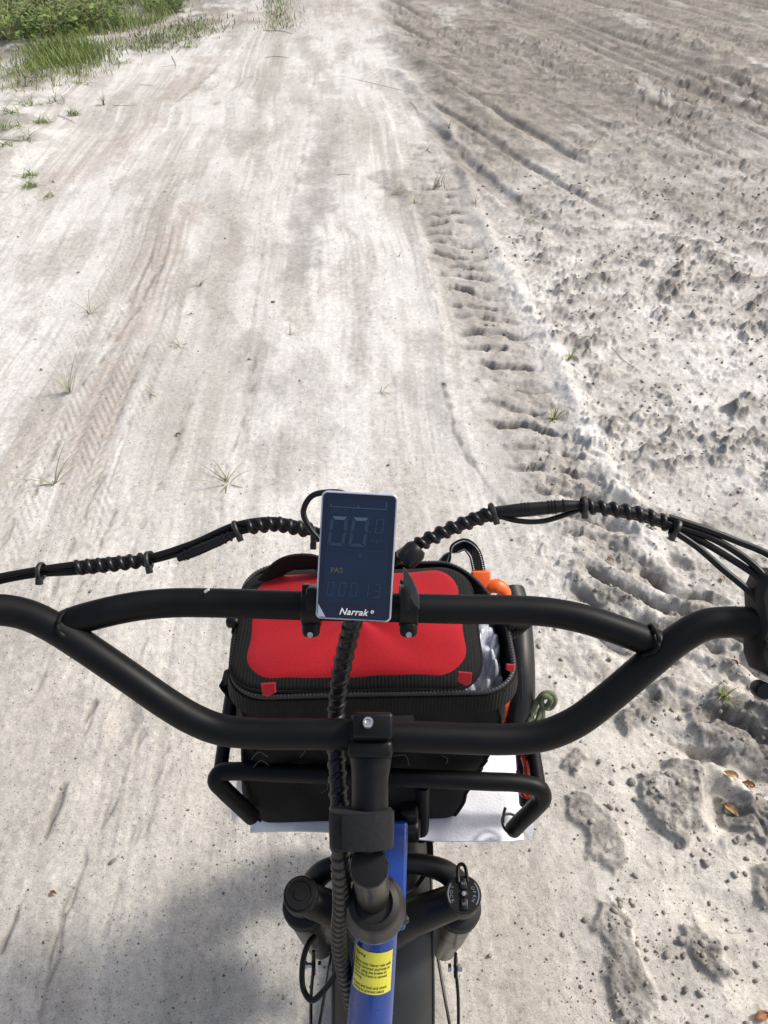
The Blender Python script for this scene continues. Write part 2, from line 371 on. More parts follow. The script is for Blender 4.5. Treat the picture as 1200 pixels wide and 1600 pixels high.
    fc = fbm(u*3.5+.4*pn(x*2, y*2, 99), y*2.6, 5, 33, .65); h = h+rt*far*(.014*fbm(x*1.7+.3*y, y*5.2, 4, 130, .65)+.020*fc-.035*sst(.5, .9, gro)+.014*trk+.02*b1*sst(-.1, .25, fbm(u*.8, y*.6, 2, 34))) 
    # long berms far out on the right
    for (pts, hh, ww) in (([(1199, 215), (1000, 150), (880, 95), (780, 40)], .07, .16), ([(1199, 120), (1080, 75), (960, 25)], .09, .30), ([(760, 180), (680, 110), (620, 60), (560, 10)], .035, .10)):
        d = near_seg(x, y, pts, 0); h = h+hh*np.exp(-(d/ww)**2)*(.6+.6*fbm(x*5, y*5, 3, 35))
    # verge on the left
    vg = sst(-1.55, -2.3, u+.25*fbm(x*1.2, y*1.0, 3, 36))*sst(3.2, 5.2, y)
    h = h+vg*(.05+.03*fbm(x*2.5, y*2.5, 3, 37))
    # a footprint-like hollow
    for (fx, fy, a, b, dp) in ((1130, 1262, .040, .050, .03), (195, 1130, .030, .045, .007), (1140, 1430, .05, .035, .01), (990, 1100, .05, .03, .012)):
        g = G(fx, fy); q = ((x-g.x)/a)**2+((y-g.y)/b)**2; h = h-dp*np.exp(-q*q)+dp*.35*np.exp(-((np.sqrt(q)-1.45)/.3)**2)*(.6+pn(x*30, y*30, 38))
    h = h*fade*1.0
    if not full: return h
    # ------------------------------------------------ colour of the ground, with near shading mixed in
    sand = np.array([.69, .675, .645]); damp = np.array([.37, .345, .31]); soil = np.array([.16, .147, .128]); brown = np.array([.40, .36, .32]); grey = np.array([.41, .388, .352])
    col = np.repeat(sand[None, :], x.size, 0)
    def mixc(c, m): nonlocal col; m = np.clip(m, 0, 1)[:, None]; col = col*(1-m)+c*m
    col = col*(1+.07*fbm(x*2.2, y*1.6, 4, 50))[:, None]
    mixc(np.array([.55, .515, .46]), (.3+.7*lf)*.8*sst(1.9, .8, y+.5*fbm(x*1.4, y*1.2, 4, 114)))  # darker, warmer tint on near sand stands in for shade and sun angle
    # streaks of damper sand along the ruts
    st = fbm(uu*3.6, y*.75, 4, 51)+.45*fbm(uu*16, y*1.5, 3, 52)
    blot = fbm(u*3.2+.5*pn(x*1.5, y*1.5, 100), y*1.05, 5, 101, .62); fine_ = fbm(x*38, y*30, 3, 102, .65); mixc(grey*.98, lf*.46*sst(.0, .3, blot+.45*st+.22*fine_)*(.45+.75*sst(-.2, .25, fine_)))
    mixc(grey, lf*.45*sst(.06, .36, st+.06)*(.6+.4*sst(.0, .3, fbm(x*30, y*26, 3, 53)+.2)))
    mixc(brown, lf*.55*sst(.0, .3, fbm(uu*2.0, y*.35, 3, 54))*sst(-.3, .2, gr_n))
    tl = fbm(uu*42, y*.8, 3, 119); mixc(grey*.85, lf*.35*sst(.12, .4, tl)*sst(-.1, .2, fbm(uu*3, y*.9, 3, 120))); mixc(brown*.88, lf*.55*np.exp(-((uu+.62-.02*y)/.16)**2)*sst(1.2, 2.2, y)*sst(-.35, .2, fbm(uu*5, y*.7, 3, 122)))
    mixc(brown*.92, lf*bandL*.62*sst(-.2, .25, fbm(uu*6, y*.9, 3, 55)+.12)*(.7+.3*sst(-.2, .2, lug*.2)))
    mixc(damp, lf*.35*sst(.1, .35, -gr_n)*sst(0, .25, pn(uu*4, y*1.1, 56)))
    for (pts, wd, c, k) in DARK:
        P_ = [G(*p) for p in pts]; mg = wd*2.2; ii = np.nonzero((x > min(p.x for p in P_)-mg) & (x < max(p.x for p in P_)+mg) & (y > min(p.y for p in P_)-mg) & (y < max(p.y for p in P_)+mg))[0]
        if not len(ii): continue
        xi_, yi_ = x[ii], y[ii]; d = near_seg(xi_, yi_, pts, 0)+wd*1.5*fbm(xi_*6, yi_*4, 4, 57)
        mm_ = np.clip(k*sst(wd*1.1, wd*.2, d)*(.72+.6*fbm(xi_*28, yi_*24, 3, 58)), 0, 1)[:, None]; col[ii] = col[ii]*(1-mm_)+c*mm_
    # lug band and its recesses are darker
    mixc(damp, lw*.75*sst(-.3, .3, fbm(x*9, y*9, 3, 59)+.25))
    mixc(soil*.9, .75*lgm)
    # churned soil
    cl = sst(.02, .35, fbm(x*5.5, y*5.0, 5, 60, .62)+.04)
    mixc(grey, rt*.55*sst(-.25, .25, fbm(x*1.6, y*1.4, 4, 61)+.05))
    mixc(damp, rt*.75*cl*gp)
    mixc(soil, rt*.58*b1*gp*(1-.4*far)*(1-.6*near)); mixc(soil*1.2, rt*.6*b3*patch*(1-.4*far)*(.6+.6*sst(-.2, .3, c2)))
    mixc(soil, rt*.48*b2*gp*(1-.5*far)*(1-.5*near)); mixc(sand*1.04, rt*.6*sst(.12, .4, -c1)*(1-far))
    nclean = near*sst(1.2, .9, y)*(1-plates); mixc(sand*np.array([.86, .83, .78]), rt*.85*nclean); mixc(grey*.68, plates*.9*(.55+.6*sst(-.2, .3, fbm(x*14, y*14, 4, 63)))); mixc(soil*.75, .85*plates*np.maximum(crk, sst(.05, .45, -crumb)*.9)); mixc(sand*.9, rt*near*.4*sst(.2, .5, crumb)*(.4+.6*plates)); mixc(soil*.9, .7*plates*sst(.0, .3, fbm(x*30, y*30, 4, 105, .65)))  # near sand between plates repeats the painted shade tint
    farm = sst(3.0, 6.2, y-.25*(u-.8)+1.3*fbm(x*.9, y*.6, 4, 64))*rt*sst(.25, .95, u+.35*fbm(x*1.5, y*.9, 4, 133))
    mixc(brown*.72, farm*.84); lat = fbm(x*1.7+.3*y, y*5.2, 5, 130, .65); mixc(soil*1.05, farm*.75*sst(.05, .3, lat)); mixc(brown*1.02, farm*.5*sst(.1, .35, -lat)); mixc(damp*.8, farm*.8*sst(-.02, .2, fbm(u*1.6, y*.75, 5, 65, .6)+.02)); mixc(soil, farm*.8*sst(.04, .3, -fc)*sst(-.2, .2, fbm(x*1.1, y*.6, 3, 103))); mixc(soil*.9, farm*.65*sst(.5, .85, gro)); mixc(damp*.62, farm*.8*sst(.05, .3, trk)); mixc(brown*1.0, farm*.45*sst(.1, .35, -trk))
    mixc(sand, farm*.45*sst(.22, .45, fbm(u*2.1, y*.5, 3, 67))); mixc(soil*1.1, farm*.6*sst(.10, .32, fbm(x*6, y*4.5, 4, 106, .65)))
    mixc(brown*.75, sst(7, 12, y)*.55*(.4+.6*sst(-.1, .3, fbm(x*.7, y*.4, 3, 68))))
    mixc(damp*.8, .7*lnm*lf)
    mixc(sand*1.02, .85*np.exp(-(e1/.05)**2)*sst(4.8, 3, y))
    mixc(soil*1.3, vg*.55*sst(-.1, .3, fbm(x*3, y*3, 4, 69)))
    mot = fbm(x*13, y*11, 5, 131, .72); mot2 = fbm(x*4.5, y*3.6, 4, 132, .65); col = col*np.clip(1+(.20*lf+.42*rt)*mot+(.10*lf+.22*rt)*mot2, .45, 1.28)[:, None]
    # grit
    mixc(soil, .55*sst(.52, .62, fbm(x*90, y*80, 2, 70)))
    return h, col
grey_ = np.array([.36, .345, .325]); brn_ = np.array([.42, .35, .305]); dk_ = np.array([.24, .225, .205]); wt_ = np.array([.70, .675, .63])
PLATES = [[(875, 1240), (905, 1232), (950, 1262), (982, 1300), (985, 1340), (968, 1378), (935, 1352), (912, 1350), (905, 1300), (880, 1275)],
          [(918, 1402), (950, 1400), (990, 1440), (1010, 1500), (1030, 1560), (1010, 1620), (960, 1600), (935, 1540), (945, 1490), (925, 1450)],
          [(1000, 1215), (1045, 1180), (1090, 1190), (1105, 1240), (1100, 1300), (1060, 1330), (1030, 1310), (1005, 1285), (995, 1250)],
          [(1075, 1100), (1120, 1075), (1200, 1090), (1260, 1130), (1260, 1240), (1195, 1225), (1140, 1195), (1090, 1175), (1070, 1140)],
          [(1120, 1240), (1170, 1235), (1230, 1260), (1260, 1310), (1200, 1330), (1160, 1300), (1125, 1290)],
          [(1055, 1445), (1090, 1435), (1125, 1480), (1150, 1520), (1135, 1545), (1090, 1520), (1065, 1480)],
          [(1165, 1340), (1230, 1350), (1260, 1420), (1200, 1430), (1170, 1390)],
          [(958, 1120), (1010, 1075), (1060, 1060), (1050, 1110), (1000, 1140), (970, 1150)], [(870, 1180), (905, 1165), (930, 1190), (900, 1215), (872, 1205)]]
LINES = [([(148, 1100), (90, 1250), (50, 1370), (2, 1490)], 1.6), ([(225, 1140), (150, 1310), (100, 1430), (60, 1595)], .9), ([(262, 1170), (215, 1290), (180, 1400)], .7), ([(300, 1110), (240, 1260), (190, 1380), (150, 1500)], .6), ([(258, 400), (215, 480), (160, 560), (125, 600)], 1.1), ([(240, 395), (200, 470), (160, 540)], .9),
         ([(400, 550), (385, 640), (355, 730)], .8), ([(320, 560), (290, 640), (265, 720)], .7), ([(105, 650), (80, 720), (45, 790)], .9), ([(345, 100), (300, 140), (265, 165)], .9), ([(392, 118), (350, 150), (335, 165)], .7), ([(180, 800), (120, 930), (60, 1080)], .8), ([(250, 760), (190, 900), (140, 1010)], .6), ([(30, 800), (0, 860)], .8),
         ([(210, 640), (160, 740), (110, 860), (70, 960)], .8), ([(270, 470), (215, 570), (180, 660)], .7), ([(690, 600), (715, 690), (760, 760), (790, 800)], 1.1), ([(640, 330), (670, 430), (690, 520)], .7), ([(230, 1000), (180, 1100), (150, 1180)], .7), ([(420, 330), (400, 460), (385, 560)], .5), ([(500, 80), (480, 200), (455, 330)], .5), ([(540, 60), (530, 160), (510, 260)], .5)]
DARK = [([(-100, 60), (60, 40), (180, 25), (290, 0)], 1.1, dk_*.7, .85), ([(0, 92), (100, 88), (180, 78), (240, 60)], .35, brn_*.7, .75), ([(240, 70), (320, 45), (330, 20)], .4, dk_, .6), ([(505, 300), (480, 380), (445, 440)], .10, grey_, .8), ([(400, 530), (410, 600)], .09, grey_, .6), ([(500, 560), (460, 680), (440, 740)], .16, grey_, .6),
        ([(500, 230), (490, 290)], .10, grey_, .7), ([(640, 300), (680, 330)], .12, dk_, .5), ([(300, 320), (240, 440), (190, 560), (120, 720)], .10, brn_, .55),
        ([(130, 560), (60, 640)], .09, grey_, .5), ([(330, 90), (270, 150)], .16, brn_, .6), ([(230, 190), (150, 250), (80, 290)], .15, brn_, .5),
        ([(730, 420), (790, 600), (880, 660)], .10, grey_, .6), ([(670, 600), (760, 690), (800, 770)], .12, grey_, .45), ([(600, 60), (680, 120), (740, 180)], .22, dk_, .6),
        ([(1100, 420), (1180, 440)], .16, grey_, .9), ([(1090, 1090), (1190, 1160), (1199, 1200)], .10, dk_, .8), ([(1110, 1280), (1180, 1290)], .06, dk_, .6),
        ([(930, 1240), (960, 1340)], .06, grey_, .8), ([(930, 1430), (980, 1540), (1010, 1590)], .06, grey_, .8), ([(300, 1340), (230, 1360)], .05, grey_, .45),
        ([(200, 60), (320, 30), (520, 10)], .5, brn_*.9, .5), ([(880, 640), (900, 660), (960, 640)], .06, dk_, .7), ([(600, 270), (660, 330), (700, 400)], .11, dk_, .75), ([(690, 200), (740, 300), (790, 400)], .07, grey_, .7), ([(470, 60), (520, 160), (500, 300), (450, 430)], .12, grey_, .6), ([(610, 110), (700, 230), (760, 300)], .07, dk_, .6),
        ([(960, 40), (1199, 110)], .45, dk_, .55), ([(560, 20), (820, 90), (1000, 190)], .25, brn_*.8, .5)]
def gz(x, y): return float(ground(np.array([float(x)]), np.array([float(y)]), False)[0])
# ------------------------------------------------------------------ the ground sheet
NR, NC = 1000, 860
pyv = np.linspace(1900, -75, NR); ang = np.arctan((pyv-800)/F)+PITCH; yr = CAMH/np.tan(ang)
yr = np.concatenate([np.array([-400., -120, -40, -14, -6, -3, -1.6, -.8, -.3]), yr])
yl = yr[-1]; yr = np.concatenate([yr, yl*np.geomspace(1.03, 60, 40)])
hw = np.maximum(.52*1.42*(np.maximum(yr, 0)*CP+CAMH*SP), 1.0)
s = np.linspace(-1, 1, NC); X = hw[:, None]*s[None, :]
ext = np.geomspace(1.04, 30, 26); Xr = np.maximum(hw[:, None]*ext[None, :], 0)+np.linspace(0, 1, 26)[None, :]**4*300
X = np.concatenate([-Xr[:, ::-1], X, Xr], 1); Y = np.repeat(yr[:, None], X.shape[1], 1)
nr, nc = X.shape; xs = X.ravel(); ys = Y.ravel()
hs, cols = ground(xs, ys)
dist = np.hypot(xs, ys); hs = hs*np.clip(1-(dist-60)/100, 0, 1)
verts = np.stack([xs, ys, hs], 1).astype(np.float32)
i0 = (np.arange(nr-1)[:, None]*nc+np.arange(nc-1)[None, :]).ravel()
quads = np.stack([i0, i0+1, i0+1+nc, i0+nc], 1).astype(np.int32)
me = bpy.data.meshes.new('ground'); me.vertices.add(len(verts)); me.vertices.foreach_set('co', verts.ravel())
me.loops.add(quads.size); me.loops.foreach_set('vertex_index', quads.ravel())
me.polygons.add(len(quads)); me.polygons.foreach_set('loop_start', np.arange(0, quads.size, 4, dtype=np.int32))
me.polygons.foreach_set('use_smooth', np.ones(len(quads), dtype=bool)); me.update(calc_edges=True)
at = me.color_attributes.new('soil_shade_tint', 'FLOAT_COLOR', 'POINT')
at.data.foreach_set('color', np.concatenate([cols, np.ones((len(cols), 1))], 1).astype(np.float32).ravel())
gm = bpy.data.materials.new('sandy ground'); gm.use_nodes = True; nt = gm.node_tree; B = nt.nodes['Principled BSDF']
B.inputs['Roughness'].default_value = .95; B.inputs['Specular IOR Level'].default_value = .15
va = nt.nodes.new('ShaderNodeVertexColor'); va.layer_name = 'soil_shade_tint'
tc = nt.nodes.new('ShaderNodeTexCoord')
def noise(scale, det=3, rough=.6):
    n = nt.nodes.new('ShaderNodeTexNoise'); n.inputs['Scale'].default_value = scale; n.inputs['Detail'].default_value = det; n.inputs['Roughness'].default_value = rough
    nt.links.new(tc.outputs['Object'], n.inputs['Vector']); return n.outputs[0]
def rmap(src, a, b, c, d):
    n = nt.nodes.new('ShaderNodeMapRange'); n.inputs[1].default_value = a; n.inputs[2].default_value = b; n.inputs[3].default_value = c; n.inputs[4].default_value = d
    nt.links.new(src, n.inputs[0]); return n.outputs[0]
def mul(a, b):
    n = nt.nodes.new('ShaderNodeMath'); n.operation = 'MULTIPLY'; nt.links.new(a, n.inputs[0]); nt.links.new(b, n.inputs[1]); return n.outputs[0]
g1 = rmap(noise(420, 3), .25, .75, .74, 1.18); g2 = rmap(noise(60, 5, .7), .3, .7, .83, 1.12); g3 = rmap(noise(210, 2), .63, .72, 1.0, .42); g4 = rmap(noise(1300, 1), .25, .75, .85, 1.12)
def dots(scale, rad, keep, val):
    v = nt.nodes.new('ShaderNodeTexVoronoi'); v.inputs['Scale'].default_value = scale; nt.links.new(tc.outputs['Object'], v.inputs['Vector'])
    a = nt.nodes.new('ShaderNodeMath'); a.operation = 'LESS_THAN'; nt.links.new(v.outputs['Distance'], a.inputs[0]); a.inputs[1].default_value = rad
    sx = nt.nodes.new('ShaderNodeSeparateColor'); nt.links.new(v.outputs['Color'], sx.inputs[0])
    b = nt.nodes.new('ShaderNodeMath'); b.operation = 'LESS_THAN'; nt.links.new(sx.outputs[0], b.inputs[0]); b.inputs[1].default_value = keep
    return rmap(mul(a.outputs[0], b.outputs[0]), 0, 1, 1, val)
k = mul(mul(mul(g1, g2), mul(g3, g4)), mul(dots(75, .13, .35, .35), dots(190, .2, .25, .5))); sc1 = nt.nodes.new('ShaderNodeVectorMath'); sc1.operation = 'SCALE'
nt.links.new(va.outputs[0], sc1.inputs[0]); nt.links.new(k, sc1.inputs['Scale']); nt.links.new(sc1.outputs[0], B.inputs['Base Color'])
b1 = nt.nodes.new('ShaderNodeBump'); b1.inputs['Strength'].default_value = .55; b1.inputs['Distance'].default_value = .004; nt.links.new(noise(150, 5, .7), b1.inputs['Height'])
b2 = nt.nodes.new('ShaderNodeBump'); b2.inputs['Strength'].default_value = .4; b2.inputs['Distance'].default_value = .0015; nt.links.new(noise(700, 2), b2.inputs['Height'])
nt.links.new(b1.outputs[0], b2.inputs['Normal']); nt.links.new(b2.outputs[0], B.inputs['Normal'])
me.materials.append(gm); go = link(bpy.data.objects.new('ground', me)); tag(go, kind='structure')
# ------------------------------------------------------------------ THE BICYCLE
bike = thing('electric_bicycle', (0, .44, 0), 'blue electric bicycle with black double handlebar, front rack and small display, seen from the saddle', 'bicycle')
YR = R(-3.0)                                  # frame and rack point slightly right of the bars
def bpart(m, name, mats, parent=bike, **k): return m.build(name, mats, parent, **k)
# handlebar -------------------------------------------------
BR = .0127
left = [(-190, 985, .56), (-110, 972, .57), (-50, 957, .585), (0, 953, .595), (40, 960, .60), (80, 978, .602), (125, 1006, .603), (200, 1057, .605), (262, 1100, .608), (305, 1125, .61), (345, 1140, .612), (400, 1146, .612), (500, 1147, .612)]
rightp = [(600, 1149, .612), (700, 1153, .612), (800, 1155, .612), (850, 1149, .611), (900, 1128, .61), (950, 1091, .608), (1010, 1040, .605), (1060, 999, .602), (1100, 977, .60), (1140, 972, .597), (1190, 975, .59), (1260, 985, .58), (1340, 1000, .57), (1400, 1010, .565)]
m = M(); m.tube([W(*p) for p in left+rightp], BR, n=28, sub=7); hb = bpart(m, 'handlebar', K['bar'])
m = M(); m.tube([W(*p) for p in [(88, 984, .607), (112, 972, .606), (160, 958, .607), (215, 947, .612), (270, 942, .616), (330, 942, .617), (470, 946, .617), (600, 949, .617), (720, 952, .617), (800, 953, .617), (860, 957, .616), (915, 968, .613), (970, 986, .610), (1015, 1003, .607), (1040, 1013, .606)]], BR*.965, n=28, sub=7)
cb = bpart(m, 'crossbar', K['bar'])
for c, ax, q in ((W(100, 982, .602), W(160, 958, .605)-W(100, 982, .602), 1), (W(1022, 1006, .604), W(960, 983, .608)-W(1022, 1006, .604), 0)):
    ax = ax.normalized(); u = ax.orthogonal().normalized(); v = ax.cross(u); m = M(); pts = []
    for i in range(40):
        a = 2*math.pi*i/40; pts.append(c+ax*(.004+.004*math.cos(2*a))+(u*math.cos(a)+v*math.sin(a))*(BR*1.02+.0006*random.random()))
    m.tube(pts, [.0016+.0004*math.sin(i*2.1) for i in range(40)], n=8, sub=2, closed=True); m.build('weld_bead', K['bar'], cb)
m = M(); m.tube([W(320, 925, .605), W(325, 921.5, .604), W(327, 921, .604)], .0011, n=8, sub=2); m.build('paint_chip', K['white'], cb)
for pts in (left[:2], rightp[-2:]):
    a, b = W(*pts[0]), W(*pts[1]); m = M(); d = (b-a)
    ribs = [];  n = 30
    outer = a if pts is not rightp[-2:] else b
    if pts == left[:2]: P0, P1 = W(-260, 1000, .55), W(-75, 963, .58)
    else: P0, P1 = W(1260, 985, .58), W(1440, 1018, .558)
    m.lathe([(.014, 0)]+[(.0165+(.0008 if i % 2 else 0), .004+i*(P1-P0).length/32) for i in range(31)]+[(.014, (P1-P0).length)], P0, P1-P0, 24); bpart(m, 'grip', K['rubber'])
def control(cx, cy, d, sgn):
    # lever clamp body beside the grip, with its lever
    rot = Matrix((RT, -UPV, -FW)).transposed()
    m = M(); o = W(cx, cy, d)
    out = [(-.018, .030), (-.013, .042), (-.004, .047), (.012, .046), (.018, .036), (.019, 0), (.019, -.024), (.012, -.037), (-.004, -.040), (-.014, -.034), (-.0185, -.022), (-.0185, -.008), (-.0165, 0)]
    out = [(p[0]*sgn, p[1]) for p in out];
    if sgn < 0: out = out[::-1]
    m.prism(out, o, RT, UPV, .028, .004); ob = bpart(m, 'control_housing', K['dust'])
    m = M(); m.box(o+RT*(-.004*sgn)+UPV*-.012+FW*-.0005, (.026, .004, .012), None, .001); m.build('clamp_band', K['alloy'], ob)
    m = M(); m.lathe([(.0065, 0), (.007, .002), (.007, .010), (.0062, .012)], o+RT*(-.016*sgn)+UPV*-.047-FW*(-.010), -FW, 16); m.build('knob', K['alloy'], ob)
    m = M(); m.tube([o+UPV*.034+FW*.012, o+UPV*.044+RT*.03*sgn+FW*.014, o+UPV*.045+RT*.07*sgn+FW*.012, o+UPV*.040+RT*.11*sgn+FW*.008], [.006, .006, .005, .006], n=12, sub=6); bpart(m, 'brake_lever', K['alloy'])
control(1226, 985, .575, 1)
control(-95, 965, .57, -1)
# stem ------------------------------------------------------
cl = W(579, 1152, .606)
dn = (W(577, 1330, .592)-W(579, 1190, .607)).normalized()
SN = (-FW + FW.dot(dn)*dn).normalized()
rx = RT
m = M(); m.tube([W(579, 1160, .618), W(579, 1180, .612), W(579, 1196, .609), W(578, 1215, .607), W(578, 1240, .605), W(577, 1300, .600), W(577, 1318, .602)], [.0185, .0178, .0165, .0152, .0150, .0150, .0150], n=32, sub=5)
stem = bpart(m, 'stem', K['alloy'])
m = M(); rot = Matrix((RT, dn, SN)).transposed()
m.tube([W(548, 1151, .612), W(611, 1152, .612)], .0172, n=32, sub=1); m.box(W(583, 1133, .594), (.032, .020, .014), rot, .003, 3); m.box(W(579, 1170, .598), (.036, .014, .016), rot, .004, 3); m.build('clamp', K['alloy'], stem)
m = M(); o = W(575, 1129, .5865); m.lathe([(.0045, -.004), (.0045, .0015), (.0038, .0025), (.0022, .0025), (.0018, .001)], o, SN+dn*-.4, 20); m.build('bolt', K['steel'], stem)
# cap and riser
co = W(577, 1354, .583); cn = (CAM-co).normalized(); cn = (cn+Vector((0, .10, 0))).normalized()
m = M(); m.lathe([(.0140, -.030), (.0150, -.012), (.0156, -.004), (.0156, -.001), (.0148, .0006), (.0100, .0010), (.0006, .0011)], co, cn, 40); m.build('end_cap', K['alloy'], stem)
m = M()
for i in range(10):
    a = 2*math.pi*i/10; u = cn.orthogonal().normalized(); v = cn.cross(u); m.box(co+(u*math.cos(a)+v*math.sin(a))*.0146+cn*-.0012, (.002, .0016, .0045), Matrix((u*math.cos(a)+v*math.sin(a), cn.cross(u*math.cos(a)+v*math.sin(a)), cn)).transposed(), .0004, 1)
m.build('cap_rib', K['alloy'], stem, kind='stuff')
m = M(); m.tube([W(577, 1355, .598), W(580, 1378, .635), W(583, 1406, .690)], .0150, n=32, sub=3); bpart(m, 'quill', K['ano'])
hc = W(584, 1425, .668); haxis = (W(582, 1400, .655)-W(592, 1462, .80)).normalized()
hax = Vector((0, -.22, .975)).normalized()
hc = W(584, 1410, .668)
m = M(); m.lathe([(.0300, -.034), (.0300, -.031), (.0288, -.026), (.0258, -.010), (.0248, -.003), (.0232, 0), (.0175, .0015), (.0162, .0005), (.0158, -.004)], hc, hax, 48); hset = bpart(m, 'headset_cover', K['fork'])
m = M(); m.tube([hc-hax*.038, hc-hax*.165], .0262, n=36, sub=1); htube = bpart(m, 'head_tube', K['blue'])
m = M(); m.lathe([(.0285, 0), (.0300, .002), (.0300, .006), (.0275, .010), (.0262, .010)], hc-hax*.046, hax, 40); m.build('collar_ring', K['blue'], htube)
m = M(); m.box(W(628, 1437, .705), (.012, .009, .009), Matrix.Rotation(.5, 3, 'Z'), .0015); m.build('pinch_bolt', K['alloy'], htube)
# main tube with sticker
ta, tb = W(588, 1462, .765), W(577, 1610, .775); tdir = (tb-ta).normalized(); tend = tb+tdir*.42
TR = .0232
m = M(); m.tube([ta-tdir*.02, ta, tb, tb+tdir*.2, tend], [TR*.93, TR*.93, TR*1.02, TR*1.05, TR*1.05], n=40, sub=4); mt = bpart(m, 'main_tube', K['blue'])
m = M(); m.tube([tend+Vector((0, 0, -.25)), tend+Vector((0, -.02, .02))], .02, n=24, sub=1); bpart(m, 'seat_tube', K['blue'])
ts = RT-tdir*RT.dot(tdir); ts.normalize(); tn = ts.cross(-tdir).normalized();
if tn.dot(CAM-ta) < 0: tn = -tn
m = M(); s0 = W(579, 1487, .745); s0 = ta+tdir*((s0-ta).dot(tdir)); LEN = .0445; nA, nL = 26, 6
def stick(a, l, e=.0004): rr = (TR*(.93+.09*min(1, max(0, ((s0-ta).length+l)/(tb-ta).length))))+e; return s0+tdir*l+(ts*math.sin(a)+tn*math.cos(a))*rr
A0, A1 = -1.18, 0.90
vs = [stick(A0+(A1-A0)*i/nA, LEN*j/nL) for j in range(nL+1) for i in range(nA+1)]
m.add(vs, [(j*(nA+1)+i, j*(nA+1)+i+1, (j+1)*(nA+1)+i+1, (j+1)*(nA+1)+i) for j in range(nL) for i in range(nA)], 0)
m.cur = 1
lines = ['Warning:', '', 'Please read. Never ride with', 'hands removed and keep in', 'mind  using the brakes at', 'when the frame is turned.', 'locking', '', 'Frame and lock and check', 'folding to prevent injury']
for i, ln in enumerate(lines):
    if ln:
        ww = .0305; y0 = .0042+i*.0040
        text_mesh(m, ln, .0040, None, RT, UPV, bold=.00006, warp=lambda x_, y_, y0=y0: stick(A0+.14+x_/TR*.92, y0+.0022-y_, .0007))
m.build('warning_sticker', [K['yellow'], K['ink']], mt)
# front mount on the head tube
m = M(); q0 = W(603, 1420, .74); q1 = W(603, 1285, .80)
rm = Matrix.Rotation(YR, 3, 'Z')
fa = W(597, 1450, .800); fb = W(603, 1282, .845); fd = (fb-fa).normalized(); sd_ = rm @ RT; nn = sd_.cross(fd).normalized()
m.box((fa+fb)/2, (.050, (fb-fa).length, .04), Matrix((sd_, fd, nn)).transposed(), .004, 3); fm = bpart(m, 'rack_mount', K['blue'])
# wheel, mudguard, fork ----------------------------------
WC = Vector((-.001, .44, .254))
def circ(c, r, a0, a1, n): return [c+Vector((0, math.sin(a), math.cos(a)))*r for a in [a0+(a1-a0)*i/n for i in range(n+1)]]
m = M(); m.tube([c for c in circ(WC, .205, 0, 2*math.pi, 72)][:-1], .049, n=22, sub=1, closed=True)
tyre = bpart(m, 'tyre', K['rubber'])
m = M()
for i in range(72):
    a = 2*math.pi*i/72; d = Vector((0, math.sin(a), math.cos(a))); t = Vector((0, math.cos(a), -math.sin(a)))
    for sx in (-1, 0, 1):
        m.box(WC+d*(.2535-abs(sx)*.006)+RT*.022*sx+t*(.005 if sx else 0), (.016, .012, .006), Matrix((RT, t, -d)).transposed() if sx == 0 else Matrix((RT, t, -d)).transposed() @ Matrix.Rotation(-.45*sx, 3, 'Y'), 0)
m.build('tread_block', K['rubber'], tyre, kind='stuff')
m = M(); m.tube(circ(WC, .158, 0, 2*math.pi, 60)[:-1], .012, n=10, sub=1, closed=True, flat=2.6, fdir=RT); bpart(m, 'rim', K['alloy'])
m = M(); m.lathe([(.012, -.0675), (.028, -.04), (.028, -.034), (.018, -.03), (.018, .03), (.028, .034), (.028, .04), (.012, .0675)], WC, RT, 24); bpart(m, 'hub', K['alloy'])
for i in range(24):
    a = 2*math.pi*i/24; sx = 1 if i % 2 else -1; m = M()
    m.tube([WC+RT*.037*sx+Vector((0, math.sin(a+.5*(-1)**(i//2)), math.cos(a+.5*(-1)**(i//2))))*.026, WC+RT*.006*sx+Vector((0, math.sin(a), math.cos(a)))*.15], .0011, n=6, sub=1); bpart(m, 'spoke', K['steel'])
m = M(); n = 64; prof = []
for i in range(17):
    t_ = -1+2*i/16; prof.append((t_*.0625, .283-.020*abs(t_)**3.2))
vs = []
for k_, e in ((0, 0), (1, -.002)):
    for i in range(n+1):
        a = R(-105)+R(165)*i/n
        for (px_, rr) in prof: vs.append(WC+RT*px_+Vector((0, math.sin(a), math.cos(a)))*(rr+e))
fs = []; q = 17
for i in range(n):
    for j in range(16):
        a = i*q+j; fs.append((a, a+q, a+q+1, a+1)); b = a+(n+1)*q; fs.append((b, b+1, b+q+1, b+q))
for i in range(n):
    for j in (0, 16): a = i*q+j; b = a+(n+1)*q; fs.append((a, b, b+q, a+q))
m.add(vs, fs); fen = bpart(m, 'mudguard', K['fender'])
m = M()
for sx in (-1, 1):
    m.tube([WC+RT*.0615*sx+Vector((0, math.sin(a), math.cos(a)))*.2645 for a in [R(-105)+R(165)*i/40 for i in range(41)]], .0018, n=8, sub=1)
m.build('rolled_edge', K['fender'], fen)
